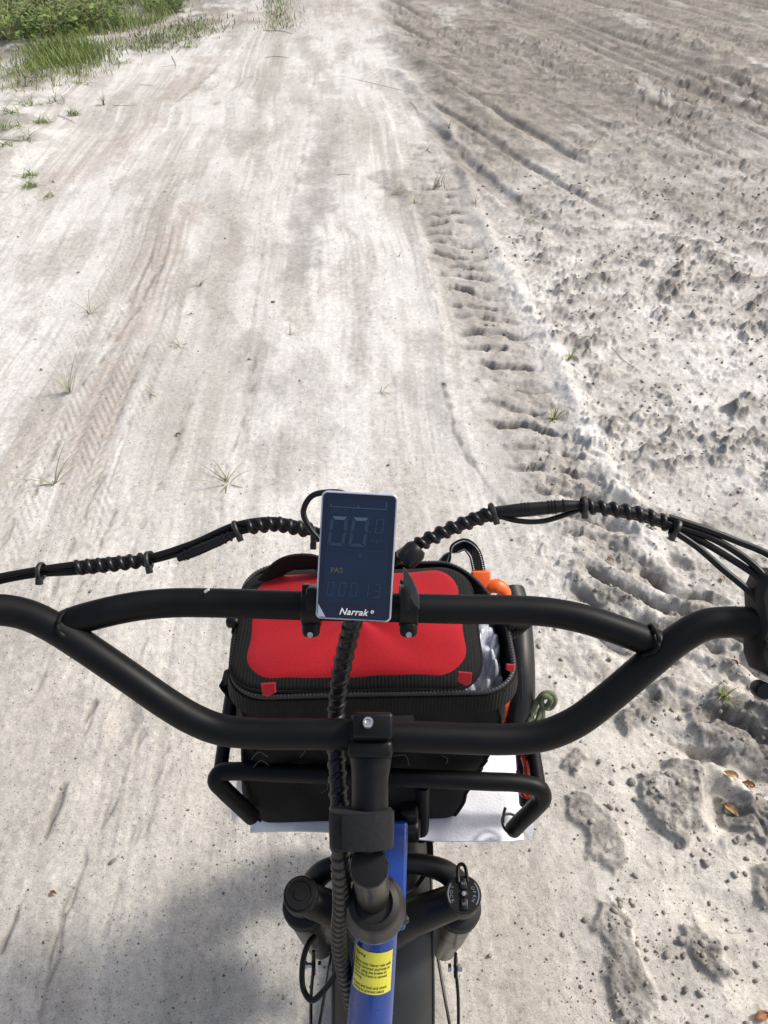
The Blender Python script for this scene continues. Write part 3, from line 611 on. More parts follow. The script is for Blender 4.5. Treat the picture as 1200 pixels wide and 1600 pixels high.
# fork
LT = W(470, 1397, .835); RTp = W(723, 1400, .835); fdn = Vector((0, .16, -.987)).normalized()
m = M(); cc = W(594, 1450, .868)
m.tube([LT-(-fdn)*.014, LT.lerp(cc, .25)+fdn*.012, LT.lerp(cc, .6)+fdn*.008, cc, RTp.lerp(cc, .6)+fdn*.008, RTp.lerp(cc, .25)+fdn*.012, RTp+fdn*.014], [.0195, .0200, .0215, .030, .0225, .0205, .0195], n=32, sub=6, flat=.92)
m.lathe([(.0195, -.030), (.0203, -.024), (.0203, -.003), (.0192, 0), (.016, .0006)], LT, -fdn, 40); m.lathe([(.0195, -.030), (.0203, -.024), (.0203, -.003), (.0192, 0), (.016, .0006)], RTp, -fdn, 40)
crown = bpart(m, 'fork_crown', K['fork'])
m = M(); m.lathe([(.0165, .0005), (.0165, .004), (.0152, .0055), (.0125, .0055), (.0120, .004), (.0080, .004), (.0075, .0052), (.0006, .0052)], LT+fdn*-.001, -fdn, 36); cap = m.build('fork_cap', K['dust'], crown)
for P in (LT, RTp):
    m = M(); m.lathe([(.0160, 0), (.0160, .12)], P+fdn*.016, fdn, 24); bpart(m, 'stanchion', K['ano'])
    m = M(); o = P+fdn*.040+Vector((0, -.003, 0)); m.lathe([(.0175, 0)]+[(.0245+(.0012 if i % 2 else 0), .004+i*.0042) for i in range(6)]+[(.0235, .030)], o, fdn, 32); bpart(m, 'dust_boot', K['rubber'])
    m = M(); m.lathe([(.0228, 0), (.0228, .05), (.0215, .16), (.019, .22), (.019, .27)], P+fdn*.066+Vector((0, -.004, 0)), fdn, 32); bpart(m, 'fork_leg', K['ano'])
# arch between the legs
m = M(); a_ = [W(474, 1420, .93), W(484, 1388, .905), W(505, 1362, .893), W(545, 1350, .888), W(600, 1347, .886), W(655, 1350, .888), (W(697, 1363, .893)), W(722, 1390, .905), W(730, 1425, .93)]
m.tube(a_, [.014, .0145, .0135, .012, .012, .012, .0135, .0145, .014], n=20, sub=6, flat=.62, fdir=(0, -.35, .94)); bpart(m, 'fork_brace', K['fork'])
# lockout dial
fx = (RTp-LT).normalized(); fu = (-fdn).cross(fx).normalized(); dial0 = RTp-fdn*.0015
m = M(); m.lathe([(.0195, 0), (.0203, .002), (.0203, .0065), (.0192, .0085), (.0006, .0085)], dial0, -fdn, 48); dial = bpart(m, 'lockout_dial', K['alloy'])
top = dial0-fdn*.0087
m = M(); m.tube([top+fx*a+fu*b-fdn*.0008 for a, b in ((-.0048, .012), (-.0052, .020), (-.0048, .027), (-.0022, .0305), (.0012, .0305), (.0036, .027), (.0046, .020), (.0050, .012))], .0021, n=8, sub=4)
m.lathe([(.0040, 0), (.0040, .0022), (.0030, .0026), (.0005, .0026)], top, -fdn, 20); m.box(top+fu*.0105-fdn*.0008, (.0085, .012, .0028), Matrix((fx, fu, -fdn)).transposed(), .0012); m.box(top-fu*.0105-fdn*.0008, (.0085, .012, .0028), Matrix((fx, fu, -fdn)).transposed(), .0012)
m.build('lever', K['alloy'], dial)
m = M(); m.lathe([(.0022, 0), (.0022, .0005), (.0010, .0006)], top-fdn*.0027, -fdn, 16); m.build('screw', K['steel'], dial)
m = M()
def arc(r, a0, a1, wd): 
    n = 14; vs = [];
    for i in range(n+1):
        a = R(a0+(a1-a0)*i/n)
        for rr in (r-wd/2, r+wd/2): vs.append(top+(fx*math.cos(a)+fu*math.sin(a))*rr-fdn*.00035)
    m.add(vs, [(2*i, 2*i+1, 2*i+3, 2*i+2) for i in range(n)])
arc(.0172, -38, 42, .0013); arc(.0172, 142, 212, .0013)
for word, base, dirn, rad in (('OPEN', 30, -20, .0125), ('LOCK', 152, 19, .0138)):
    for i, chh in enumerate(word):
        a = R(base+dirn*i); o = top+(fx*math.cos(a)+fu*math.sin(a))*rad-fdn*.00035
        tx = (fx*math.sin(a)-fu*math.cos(a)); ty = fx*math.cos(a)+fu*math.sin(a)
        if word == 'LOCK': tx, ty = (fx*math.sin(a)-fu*math.cos(a))*-1, (fx*math.cos(a)+fu*math.sin(a))*-1
        if word == 'LOCK': tx = fx*math.sin(a)*-1+fu*math.cos(a)*1; tx = -tx if tx.dot(fu) > 0 else tx; ty = (-fdn).cross(tx)
        text_mesh(m, chh, .0050, o-ty*.0018, tx, ty, align='CENTER')
m.build('dial_print', K['grey'], dial)
m = M(); text_mesh(m, 'W', .0045, top+fu*.0088-fdn*.0024, fx, fu, align='CENTER'); text_mesh(m, 'W', .0045, top-fu*.0118-fdn*.0024, fx, fu, align='CENTER'); m.build('dial_mark', K['grey'], dial)
# mudguard stays with their bolts
for (x0, y0, sx) in ((490, 1508, -1), (712, 1512, 1)):
    a = W(x0, y0, .985)
    m = M(); m.tube([W(x0, y0-22, .975), a, W(x0-4*sx*-1, 1560, 1.0), W(x0, 1640, 1.03), Vector((.07*sx, .44, .254))], .0022, n=8, sub=4); st = bpart(m, 'mudguard_stay', K['cable'])
    m = M(); m.lathe([(.0035, 0), (.0035, .006), (.0055, .006), (.0055, .011), (.003, .012)], a-RT*.003, RT*sx, 6); m.lathe([(.0055, 0), (.0055, .004)], a-RT*.006*sx, RT*-sx, 6); m.build('stay_bolt', K['steel'], st)
    m = M(); m.tube([a+UPV*.012, a+UPV*-.012], .0055, n=10, sub=1, flat=.5, fdir=(1, 0, 0)); m.build('stay_eyelet', K['alloy'], st)
m = M(); m.tube([W(540, 1470, .86), W(530, 1510, .85), W(508, 1545, .85), W(487, 1563, .85), W(474, 1545, .86), W(473, 1505, .87), W(481, 1476, .88), W(492, 1462, .89)], .0034, n=12, sub=8); bpart(m, 'brake_hose', K['cable'])
m = M(); m.box(WC+Vector((-.068, -.06, .06)), (.03, .05, .03), Matrix.Rotation(.5, 3, 'X'), .006); bpart(m, 'brake_caliper', K['alloy'])
m = M(); m.lathe([(.08, -.001), (.08, .001)], WC+RT*-.06, RT, 40); bpart(m, 'brake_disc', K['steel'])
for off in (0, 1):
    m = M(); m.tube([W(655+6*off, 1270, .90), W(668+5*off, 1310, .93), W(668+4*off, 1350, .935), W(650, 1385, .925), W(625, 1400, .90)], .0024, n=8, sub=6); bpart(m, 'lamp_cable', K['cable'])
# display ---------------------------------------------------
dc = W(557, 870, .560); DN = (-FW*1.0+UPV*-.05).normalized(); roll = R(-3.2)
DU0 = (UPV-DN*UPV.dot(DN)).normalized(); DX0 = DU0.cross(DN); DX = (DX0*math.cos(roll)+DU0*math.sin(roll)).normalized(); DU = DN.cross(DX).normalized()
DW, DH = .0575, .0975
m = M(); m.prism(rrect(DW, DH, .0042), dc, DX, DU, .011, .0008); m.prism(rrect(DW-.014, DH-.03, .006), dc-DN*.011, DX, DU, .010, 0); disp = bpart(m, 'display', K['silver'])
m = M(); m.prism(rrect(DW-.0026, DH-.0026, .0034), dc+DN*.0005, DX, DU, .0006); m.build('display_glass', K['glass'], disp)
m = M(); m.prism(rrect(.0475, .0800, .0008, 2), dc+DN*.0008+DU*.0042, DX, DU, .0002); m.build('lcd_panel', K['lcd'], disp)
LX = lambda x, y, e=.0011: dc+DX*x+DU*y+DN*e
def quad(m, pts, e=.0011): m.add([LX(x, y, e) for x, y in pts], [tuple(range(len(pts)))])
SEGS = {'0': 'abcdef', '1': 'bc', '3': 'abgcd'}
def seg(m, ch, x, y, w_, h_, t, only=None, sk=.10):
    # x,y is the lower left of the digit
    def P(a, b): return (x+a*w_+b*h_*sk, y+b*h_)
    tw, th = t/w_, t/h_; g = .012
    S = {'a': [(tw*.3, 1), (1-tw*.3, 1), (1-tw*1.1, 1-th), (tw*1.1, 1-th)], 'd': [(tw*1.1, th), (1-tw*1.1, th), (1-tw*.3, 0), (tw*.3, 0)],
         'f': [(0, 1-th*.4), (tw, 1-th*1.2), (tw, .5+th*.5), (0, .5+g)], 'b': [(1-tw, 1-th*1.2), (1, 1-th*.4), (1, .5+g), (1-tw, .5+th*.5)],
         'e': [(0, .5-g), (tw, .5-th*.5), (tw, th*1.2), (0, th*.4)], 'c': [(1-tw, .5-th*.5), (1, .5-g), (1, th*.4), (1-tw, th*1.2)],
         'g': [(tw*.6, .5+th*.4), (1-tw*.6, .5+th*.4), (1-tw*.6, .5-th*.4), (tw*.6, .5-th*.4)]}
    for k_ in SEGS[ch]:
        if only and k_ not in only: continue
        quad(m, [P(*q) for q in S[k_]][::-1])
def px2(x, y):  # from picture pixel on display to display coords
    return ((x-557)/F*.56, -(y-870)/F*.56)
m = M()
seg(m, '0', -.0228, .0075, .0130, .0225, .0026); seg(m, '0', -.0068, .0075, .0130, .0225, .0026); seg(m, '0', .0125, .0185, .0062, .0112, .0011)
quad(m, [(.0085, .0185), (.0085, .0197), (.0097, .0197), (.0097, .0185)]); quad(m, [(.0085, .0245), (.0085, .0257), (.0097, .0257), (.0097, .0245)])
text_mesh(m, 'SPEED', .0050, LX(-.0215, .0318), DX, DU); text_mesh(m, 'mph', .0056, LX(.0095, .0115), DX, DU)
for i, chh in enumerate('00013'): seg(m, chh, -.0215+i*.0088, -.0305, .0052, .0108, .0009)
quad(m, [(-.020, .0052), (.021, .0052), (.021, .0049), (-.020, .0049)][::-1]); quad(m, [(.002, .003), (.0035, .003), (.0035, -.0005), (.002, -.0005)][::-1])
quad(m, [(-.021, -.0175), (-.016, -.0175), (-.016, -.0178), (-.021, -.0178)][::-1])
m.build('lcd_digits', K['seg'], disp)
m = M(); seg(m, '0', -.0228, .0075, .0130, .0225, .0026, only='a'); seg(m, '0', -.0068, .0075, .0130, .0225, .0026, only='a')
quad(m, [(-.0215, .0372), (.0205, .0372), (.0205, .0368), (-.0215, .0368)][::-1]); 
for x_, h_ in ((-.0215, .0022), (-.0008, .0022), (.0201, .0055)): quad(m, [(x_, .0368), (x_+.0005, .0368), (x_+.0005, .0368+h_), (x_, .0368+h_)])
m.v = [tuple(Vector(p)+DN*.0001) for p in m.v]; m.build('lcd_bright_marks', K['seg2'], disp)
m = M(); text_mesh(m, 'PAS', .0058, LX(-.0192, -.0128), DX, DU, bold=.0001); m.build('lcd_legend', K['pas'], disp)
m = M(); text_mesh(m, 'Narrak', .0070, LX(-.0110, -.0443), DX, DU, shear=.32, bold=.00012, spacing=1.06); m.build('logo_print', K['white'], disp)
m = M(); m.tube([LX(.0142+.0011*math.cos(a), -.0412+.0011*math.sin(a), .0011) for a in [2*math.pi*i/14 for i in range(14)]], .00018, n=5, sub=1, closed=True); text_mesh(m, 'R', .0019, LX(.0136, -.0418), DX, DU, bold=.0001); m.build('trademark_print', K['white'], disp)
m = M(); quad(m, [(-.0270, -.0370), (-.0210, -.0468), (-.0270, -.0468)][::-1], .0012); m.build('peeling_film_corner', K['silver'], disp)
# clamps that hold the display on the crossbar
for cx, x0 in ((487, -1), (638, 1)):
    m = M(); o = W(cx, 949, .617); n_ = 28
    m.lathe([(.0155, -.0078), (.0165, -.0068), (.0165, .0068), (.0155, .0078)], o, RT, 32)
    m.box(o+UPV*-.0165-FW*.005, (.0145, .014, .015), Matrix((RT, UPV, -FW)).transposed(), .0045, 4)
    m.prism([(-.007, .0), (-.007, .020), (-.002, .020) if x0 < 0 else (-.007, .024), (.007, .017), (.007, 0)][::-1], o-FW*.012, RT, UPV, .012, .001)
    m.box(o+UPV*.012-FW*.028+RT*-.004*x0, (.008, .018, .034), Matrix((RT, UPV, -FW)).transposed(), .002)
    cp = bpart(m, 'display_clamp', K['alloy'])
    m = M(); m.lathe([(.0024, 0), (.0024, .0010), (.0014, .0010), (.0012, .0004)], o+UPV*-.0205-FW*.0128, -FW+UPV*-.2, 16); m.build('clamp_screw', K['steel'], cp)
m = M(); o = W(646, 930, .575); m.prism([(-.0080, .022), (-.0050, .0195), (-.0015, .014), (.0025, .006), (.0045, -.001), (.0048, -.0115), (.0015, -.0085), (-.0020, -.004), (-.0075, -.002)][::-1], o, RT, UPV, .004, .001); m.build('grey_insert', K['fender'], cp)
# cables ----------------------------------------------------
def interp(path, a, b, n=8):       # portion of path (list of px,py,d) between picture x a..b
    out = []
    xs_ = [p[0] for p in path]
    if xs_[0] > xs_[-1]: path = path[::-1]; xs_ = xs_[::-1]
    for i in range(n+1):
        x = a+(b-a)*i/n; out.append(W(x, float(np.interp(x, xs_, [p[1] for p in path])), float(np.interp(x, xs_, [p[2] for p in path]))))
    return out
LP = [(-120, 940, .60), (-50, 918, .605), (0, 905, .61), (60, 893, .615), (120, 887, .62), (180, 881, .622), (232, 874, .624), (300, 853, .626), (370, 826, .627), (430, 818, .627), (490, 830, .622), (530, 850, .612)]
RP = [(600, 885, .612), (635, 862, .615), (665, 845, .617), (700, 828, .618), (765, 803, .618), (840, 796, .617), (912, 790, .615), (970, 798, .612), (1010, 806, .61), (1058, 824, .607), (1120, 840, .602), (1200, 885, .592)]
def bundle(path, offs, r, name, parent=bike):
    for i, (ox, oy, od) in enumerate(offs):
        m = M(); P = [W(p[0]+ox, p[1]+oy*(1+.35*math.sin(j*1.7+i)), p[2]+od) for j, p in enumerate(path)]
        m.tube(P, r, n=10, sub=8); bpart(m, name, K['cable'])
bundle(LP, ((0, -5, 0), (0, 5, .003), (0, 1, .006)), .0026, 'control_cable')
bundle(RP[:11][:-1], ((0, -4, 0), (0, 5, .003), (0, 1, .006)), .0027, 'control_cable')
for path, a, b in ((LP, 120, 236), (LP, 388, 484), (RP, 655, 772), (RP, 918, 1056)):
    m = M(); P = interp(path, a, b, 8); m.helix(P, .0042, .0028, .0088 if path is LP else .0100, n=10, steps=16); m.tube(P, .0043, n=10, sub=3); bpart(m, 'spiral_wrap', K['spiral'])
P = interp([(275, 874, .619), (300, 864, .619), (330, 851, .619), (368, 834, .62)], 278, 368, 4); m = M(); m.tube(P, [.0030, .0042, .0042, .0040, .0026], n=14, sub=4)
for t_ in (.15, .3, .45, .7, .8, .9):
    q_ = P[0].lerp(P[-1], t_); m.lathe([(.0046, -.0007), (.0046, .0007)], q_, P[-1]-P[0], 14)
bpart(m, 'plug_connector', K['cable'])
m = M(); P = interp(RP, 775, 905, 6); m.tube([p+UPV*.001-FW*.003 for p in P], [.0036, .0054, .0056, .0054, .0052, .0050, .0034], n=16, sub=4)
for t_ in (.3, .34, .38, .62, .66, .70, .8):
    q_ = P[0].lerp(P[-1], t_); q_ = P[min(6, int(t_*6))].lerp(P[min(6, int(t_*6)+1)], t_*6-int(t_*6))+UPV*.001-FW*.003; m.lathe([(.0060, -.0005), (.0060, .0005)], q_, P[-1]-P[0], 16)
bpart(m, 'plug_connector', K['cable'])
m = M(); m.tube([W(775, 805, .616), W(810, 814, .616), W(850, 814, .616), W(895, 800, .615), W(915, 793, .613)], .0022, n=8, sub=6); bpart(m, 'control_cable', K['cable'])
for pts in ([(1045, 808, .606), (1100, 826, .602), (1150, 845, .598), (1210, 872, .59), (1270, 930, .58)], [(1055, 822, .606), (1110, 840, .602), (1150, 862, .598), (1185, 890, .59), (1205, 915, .585)],
            [(1055, 826, .608), (1100, 848, .604), (1140, 872, .60), (1180, 898, .592), (1200, 915, .587)], [(1050, 828, .606), (1090, 855, .602), (1130, 890, .598), (1172, 925, .59), (1190, 945, .585)]):
    m = M(); m.tube([W(*p) for p in pts], .0029, n=10, sub=8); bpart(m, 'control_cable', K['cable'])
m = M(); m.tube([W(500, 845, .60), W(484, 825, .60), W(474, 800, .60), (W(486, 776, .60)), W(510, 769, .60), W(540, 772, .595), W(555, 790, .585)], .0024, n=10, sub=8); bpart(m, 'display_cable', K['cable'])
for (x, y, d, ang_) in ((64, 893, .612, 0), (232, 876, .62, .2), (370, 827, .623, .4), (770, 800, .612, .3), (912, 790, .61, 0), (1055, 826, .602, -.5), (490, 838, .61, 0)):
    c = W(x, y, d); ax = (RT*math.cos(ang_)+UPV*math.sin(ang_)); v_ = (-FW).cross(ax).normalized(); m = M()
    m.tube([c+(v_*math.cos(a)-FW*math.sin(a))*.0068 for a in [2*math.pi*i/20 for i in range(20)]], .0013, n=6, sub=1, closed=True, flat=1.6, fdir=ax)
    m.box(c-v_*.0078-FW*.003, (.005, .006, .005), Matrix((ax, v_, -FW)).transposed(), .0008); bpart(m, 'cable_tie', K['tie'])
m = M(); m.lathe([(.008, -.008), (.0095, -.006), (.0095, .006), (.007, .010)], W(641, 868, .600), W(665, 845, .6)-W(641, 868, .6), 20); bpart(m, 'cable_boot', K['cable'])
# thick harness that runs down the stem
VP_ = [(556, 920, .606), (552, 965, .612), (546, 990, .622), (537, 1030, .634), (529, 1075, .642), (525, 1120, .648), (526, 1180, .640), (529, 1240, .630), (531, 1300, .628), (532, 1350, .640), (534, 1410, .68), (530, 1470, .735), (540, 1530, .79), (552, 1580, .83), (560, 1620, .86)]
VPT = [W(*p) for p in VP_]; m = M(); m.tube(VPT, .0074, n=14, sub=6); m.helix(VPT, .0046, .0042, .0118, n=12, steps=18); bpart(m, 'cable_harness', K['spiral'])
# hook and loop strap
m = M(); c0 = W(566, 1268, .612); vs = []; nA = 40
def sring(cx, cy, d, rx_, rz_):
    c = W(cx, cy, d); out = []
    for i in range(nA):
        a = 2*math.pi*i/nA; e = 2/2.6; ca, sa = math.cos(a), math.sin(a)
        out.append(c+RT*rx_*abs(ca)**e*(1 if ca > 0 else -1)+SN*rz_*abs(sa)**e*(1 if sa > 0 else -1))
    return out
rings = [sring(564, 1264, .601, .0252, .0185), sring(564, 1266, .600, .0258, .0200), sring(564, 1290, .597, .0258, .0203), sring(564, 1320, .594, .0252, .0203), sring(564, 1323, .594, .0245, .0188)]
vs = [p for r_ in rings for p in r_]; fs = [(i*nA+k_, (i+1)*nA+k_, (i+1)*nA+(k_+1) % nA, i*nA+(k_+1) % nA) for i in range(4) for k_ in range(nA)]
fs += [tuple(range(nA)), tuple(4*nA+k_ for k_ in range(nA-1, -1, -1))]
m.add(vs, fs); stp = bpart(m, 'cinch_strap', K['velcro'], ang=50)
m = M(); rg = [[p+(p-W(566, 1293, .604)).normalized()*.0012 for p in r_] for r_ in (rings[1], rings[2], rings[3])]
sel = list(range(nA-7, nA))+list(range(0, 14)); vs = [r_[k_] for r_ in rg for k_ in sel]; L_ = len(sel)
m.add(vs, [(i*L_+k_, (i+1)*L_+k_, (i+1)*L_+k_+1, i*L_+k_+1) for i in range(2) for k_ in range(L_-1)]); m.build('strap_flap', K['velcro'], stp)
# front rack ------------------------------------------------
RR = .0095; ZR = .73
m = M(); nearL, nearR = G(336, 1212, ZR), G(848, 1238, ZR)
rpts = [W(394, 1276, .830), W(372, 1255, .806), W(350, 1234, .788), W(338, 1219, .780), W(345, 1208, .780), W(372, 1205, .779), W(430, 1207, .778), W(600, 1214, .776), W(760, 1221, .774), W(815, 1224, .776), W(842, 1232, .778), W(848, 1246, .784), W(836, 1262, .798), W(815, 1282, .822), W(802, 1296, .842)]
m.tube(rpts, RR, n=20, sub=6); rack = bpart(m, 'rack_rail', K['bar'])
aL, aR = G(344, 1206, .752), G(842, 1230, .755); fL, fR = G(380, 955, ZR), G(800, 965, ZR)
dy = Vector((0, 1, 0)); 
m = M(); m.tube([aL, aL.lerp(fL, .5), aL.lerp(fL, .9), fL+Vector((.02, .012, 0)), fL.lerp(fR, .5)+Vector((0, .015, 0)), fR+Vector((-.02, .012, 0)), aR.lerp(fR, .9), aR.lerp(fR, .5), aR], RR*.8, n=16, sub=6); m.build('side_rail', K['bar'], rack)
for fp, bp in ((fL, G(400, 1010, .635)), (fR, G(790, 1030, .635)), (W(816, 1170, .83), W(822, 1255, .86)), (aL.lerp(fL, .35), aL.lerp(fL, .35)+Vector((.012, 0, -.095)))):
    m = M(); m.tube([fp, fp.lerp(bp, .6), bp], RR*.85, n=14, sub=3); m.build('rack_post', K['bar'], rack)
DZ = .622
for i in range(6):
    m = M(); x0 = -.16+.062*i; a = rm @ Vector((x0, .03, DZ))+Vector((0, .37, 0)); b = rm @ Vector((x0, .27, DZ))+Vector((0, .37, 0)); m.tube([a, b], .006, n=10, sub=1); m.build('deck_bar', K['bar'], rack)
for j in (.035, .265):
    m = M(); a = rm @ Vector((-.165, j, DZ))+Vector((0, .37, 0)); b = rm @ Vector((.155, j, DZ))+Vector((0, .37, 0)); m.tube([a, b], .007, n=10, sub=1); m.build('deck_bar', K['bar'], rack)
m = M(); m.tube([W(661, 1225, .815), W(660, 1265, .85), W(658, 1308, .875)], .0085, n=16, sub=3); m.build('centre_post', K['bar'], rack)
m = M(); m.box(W(622, 1278, .862), (.052, .045, .035), rm, .006, 3); m.box(W(640, 1262, .845), (.020, .030, .030), rm, .004, 3); m.box(W(648, 1302, .872), (.016, .012, .018), rm, .003); m.build('rack_bracket', K['alloy'], rack)
tp = W(800, 1288, .842); m = M()
tn_ = (W(802, 1296, .842)-W(836, 1262, .812)).normalized(); u = tn_.orthogonal().normalized(); v = tn_.cross(u)
m.tube([tp+(u*math.cos(a)+v*math.sin(a))*(.0125) for a in [2*math.pi*i/24 for i in range(24)]], .0016, n=8, sub=1, closed=True)
m.tube([W(786, 1285, .828), W(787, 1272, .822), W(789, 1264, .82), W(790, 1262, .82)], .0017, n=8, sub=3); m.build('cable_tie', K['tie'], rack)
m = M(); tp = W(826, 1212, .83); m.tube([tp+(RT*math.cos(a)+Vector((0, math.sin(a), .25*math.sin(a))))*.013 for a in [2*math.pi*i/20 for i in range(20)]], .0016, n=8, sub=1, closed=True); m.build('cable_tie', K['tie'], rack)
# ------------------------------------------------------------------ white mat on the rack
mat_t = thing('rack_mat', tuple(G(600, 1240, .63)), 'white soft mat with pointed corners on the rack deck under the bag', 'mat')
c1, c2, c3, c4 = G(396, 1302, .636), G(824, 1313, .636), G(792, 1010, .636), G(398, 1010, .636)
m = M(); nu, nv = 44, 30; tv = []
for lay, dz in ((0, .0045), (1, -.0045)):
    for j in range(nv+1):
        for i in range(nu+1):
            a, b = i/nu, j/nv; p = (c1.lerp(c2, a)).lerp(c4.lerp(c3, a), b)
            edge = min(a, 1-a, b*.7, (1-b)*.7); k_ = 1-math.exp(-edge/.02)
            p = p+Vector((0, 0, dz*(.25+.75*k_)+.0025*math.sin(a*17+b*5)*math.sin(b*11+a*3)+.0012*random.random()))
            q_ = math.exp(-((1-a)/.06)**2-(b/.12)**2); p += Vector((-.003*q_, .003*q_, -.004*q_))
            q_ = math.exp(-(a/.07)**2-(b/.12)**2); p += Vector((-.006*q_, .006*q_, -.012*q_))
            if b < .02: p.y += .004*math.sin(a*6)
            tv.append(p)
fs = []; L_ = nu+1; o2 = (nv+1)*L_
for j in range(nv):
    for i in range(nu):
        a = j*L_+i; fs.append((a, a+1, a+1+L_, a+L_)); b = a+o2; fs.append((b, b+L_, b+L_+1, b+1))
for i in range(nu): fs.append((i, i+o2, i+1+o2, i+1)); a = nv*L_+i; fs.append((a, a+1, a+1+o2, a+o2))
for j in range(nv): a = j*L_; fs.append((a, a+L_, a+L_+o2, a+o2)); a = j*L_+nu; fs.append((a, a+o2, a+L_+o2, a+L_))
m.add(tv, fs); m.build('mat_pad', K['felt'], mat_t, ang=70)
m = M()
def flap(pts, th=.002):
    P = [W(*p) for p in pts]; n = len(P); c = sum(P, Vector())/n; N = (P[1]-P[0]).cross(P[2]-P[0]).normalized()*th
    m.add([c-N*.6]+[p for p in P]+[c+N*1.6]+[p+N for p in P], [(0, 1+(i+1) % n, 1+i) for i in range(n)]+[(n+1, n+2+i, n+2+(i+1) % n) for i in range(n)]+[(1+i, 1+(i+1) % n, n+2+(i+1) % n, n+2+i) for i in range(n)])
flap([(826, 1262, .862), (834, 1282, .866), (834, 1300, .868), (831, 1319, .874), (822, 1303, .868), (812, 1290, .864)]); m.build('corner_flap', K['felt'], mat_t, flat=False)
m = M(); flap([(372, 1212, .855), (392, 1222, .862), (394, 1250, .865), (382, 1268, .872), (364, 1282, .885), (361, 1270, .880), (368, 1240, .868)]); m.build('corner_flap', K['felt'], mat_t)
# ------------------------------------------------------------------ the bag
BT = (-.012, .488, .70)
bag = thing('cooler_bag', (-.012, .488, .642), 'black fabric cooler bag with red lid and half open zip, standing on the front rack', 'bag')
def ringpts(cx, cy, w_, d_, r, n=112, rot=0.0, pw=None):
    base = rrect(w_, d_, r, 12)
    P = [Vector((a, b)) for a, b in base]; L = [0]
    for i in range(len(P)): L.append(L[-1]+(P[(i+1) % len(P)]-P[i]).length)
    out = []; j = 0
    for k_ in range(n):
        d = L[-1]*k_/n
        while L[j+1] < d: j += 1
        t = (d-L[j])/max(1e-9, L[j+1]-L[j]); q = P[j].lerp(P[(j+1) % len(P)], t)
        out.append((cx+q.x*math.cos(rot)-q.y*math.sin(rot), cy+q.x*math.sin(rot)+q.y*math.cos(rot)))
    return out
levels = [(.640, -.033, .474, .238, .150, .022), (.646, -.033, .474, .250, .162, .024), (.68, -.031, .476, .257, .170, .024), (.74, -.025, .480, .262, .174, .026), (.80, -.018, .484, .270, .176, .028), (.85, -.014, .487, .276, .177, .032), (.878, -.012, .485, .280, .172, .036), (.893, -.012, .484, .281, .172, .038)]
def rimpull(x, y):
    t = min(1, max(0, (y-.485)/.085)); return .030*t*t*(3-2*t) if x > .07 else (.030*t*t*(3-2*t))*max(0, x/.07)
n = 160; vs = []; LV = []
zz = []
for i in range(len(levels)-1):
    st_ = 7 if i > 0 else 2
    for k_ in range(st_): f = k_/st_; zz.append([levels[i][q]*(1-f)+levels[i+1][q]*f for q in range(6)])
zz.append(list(levels[-1]))
for (z, cx, cy, w_, d_, r) in zz:
    for i, (x, y) in enumerate(ringpts(cx, cy, w_, d_, r, n, rot=R(1.5))):
        q = math.sin((z-.644)/.25*math.pi); nx, ny = x-cx, y-cy; l = math.hypot(nx, ny)
        wv = .0045*q*(math.sin(i*.21+z*22)+.6*math.sin(i*.47-z*35)+.4*math.sin(i*.9+z*60))-.004*q*(1 if ny < -.07 else .2)*math.cos((x-cx)*18)
        vs.append(Vector((x+nx/l*wv-rimpull(x, y), y+ny/l*wv, z)))
m = M(); NL = len(zz)
fs = [(i*n+k_, i*n+(k_+1) % n, (i+1)*n+(k_+1) % n, (i+1)*n+k_) for i in range(NL-1) for k_ in range(n)]+[tuple(range(n-1, -1, -1))]
m.add(vs, fs); body = m.build('bag_body', K['nylon'], bag, ang=80)
# corner seams on the body (piping) 
for side in (1, -1):
    m = M(); P = []
    for i in range(0, NL):
        ring = vs[i*n:(i+1)*n]; tgt = max(ring, key=lambda p: (p.x*side*1.0-p.y*1.4)); P.append(tgt+Vector((.0005*side, -.0010, 0)))
    m.tube(P, .0017, n=8, sub=1); m.build('corner_piping', K['web'], bag)
# inside lining and rim
rim = vs[-n:]
def off(p, k_, z=None): d = Vector((p.x+.012, p.y-.488, 0)).normalized(); return Vector((p.x+d.x*k_, p.y+d.y*k_, p.z if z is None else z))
m = M(); a = [off(p, -.001) for p in rim]; b = [off(p, -.006, .80) for p in rim]; m.add(a+b, [(k_, n+k_, n+(k_+1) % n, (k_+1) % n) for k_ in range(n)]+[tuple(n+k_ for k_ in range(n))]); m.build('lining', K['lining'], bag)
m = M(); a = [off(p, .0022, .893) for p in rim]; b = [off(p, .0058, .870) for p in rim]; c = [off(p, .0008, .868) for p in rim]; d = [off(p, -.0005, .8945) for p in rim]
m.add(d+a+b+c, [(j*n+k_, (j+1)*n+k_, (j+1)*n+(k_+1) % n, j*n+(k_+1) % n) for j in range(3) for k_ in range(n)]); m.build('rim_binding', K['web'], bag)
m = M(); m.tube([off(p, -.0015, .8965) for p in rim[::2]], .0021, n=8, sub=2, closed=True); zp = m.build('zip_tape', K['lining'], bag)
m = M()
P, _ = smooth([off(p, -.0016, .8985) for p in rim[::2]], [1]*(n//2), 6, True)
for i in range(0, len(P), 2):
    t = (P[(i+1) % len(P)]-P[i-1]).normalized(); m.box(P[i], (.0009, .0026, .0012), Matrix((t, Vector((0, 0, 1)).cross(t), Vector((0, 0, 1)))).transposed(), 0)
m.build('zip_teeth', K['zip'], zp, kind='stuff', flat=True)
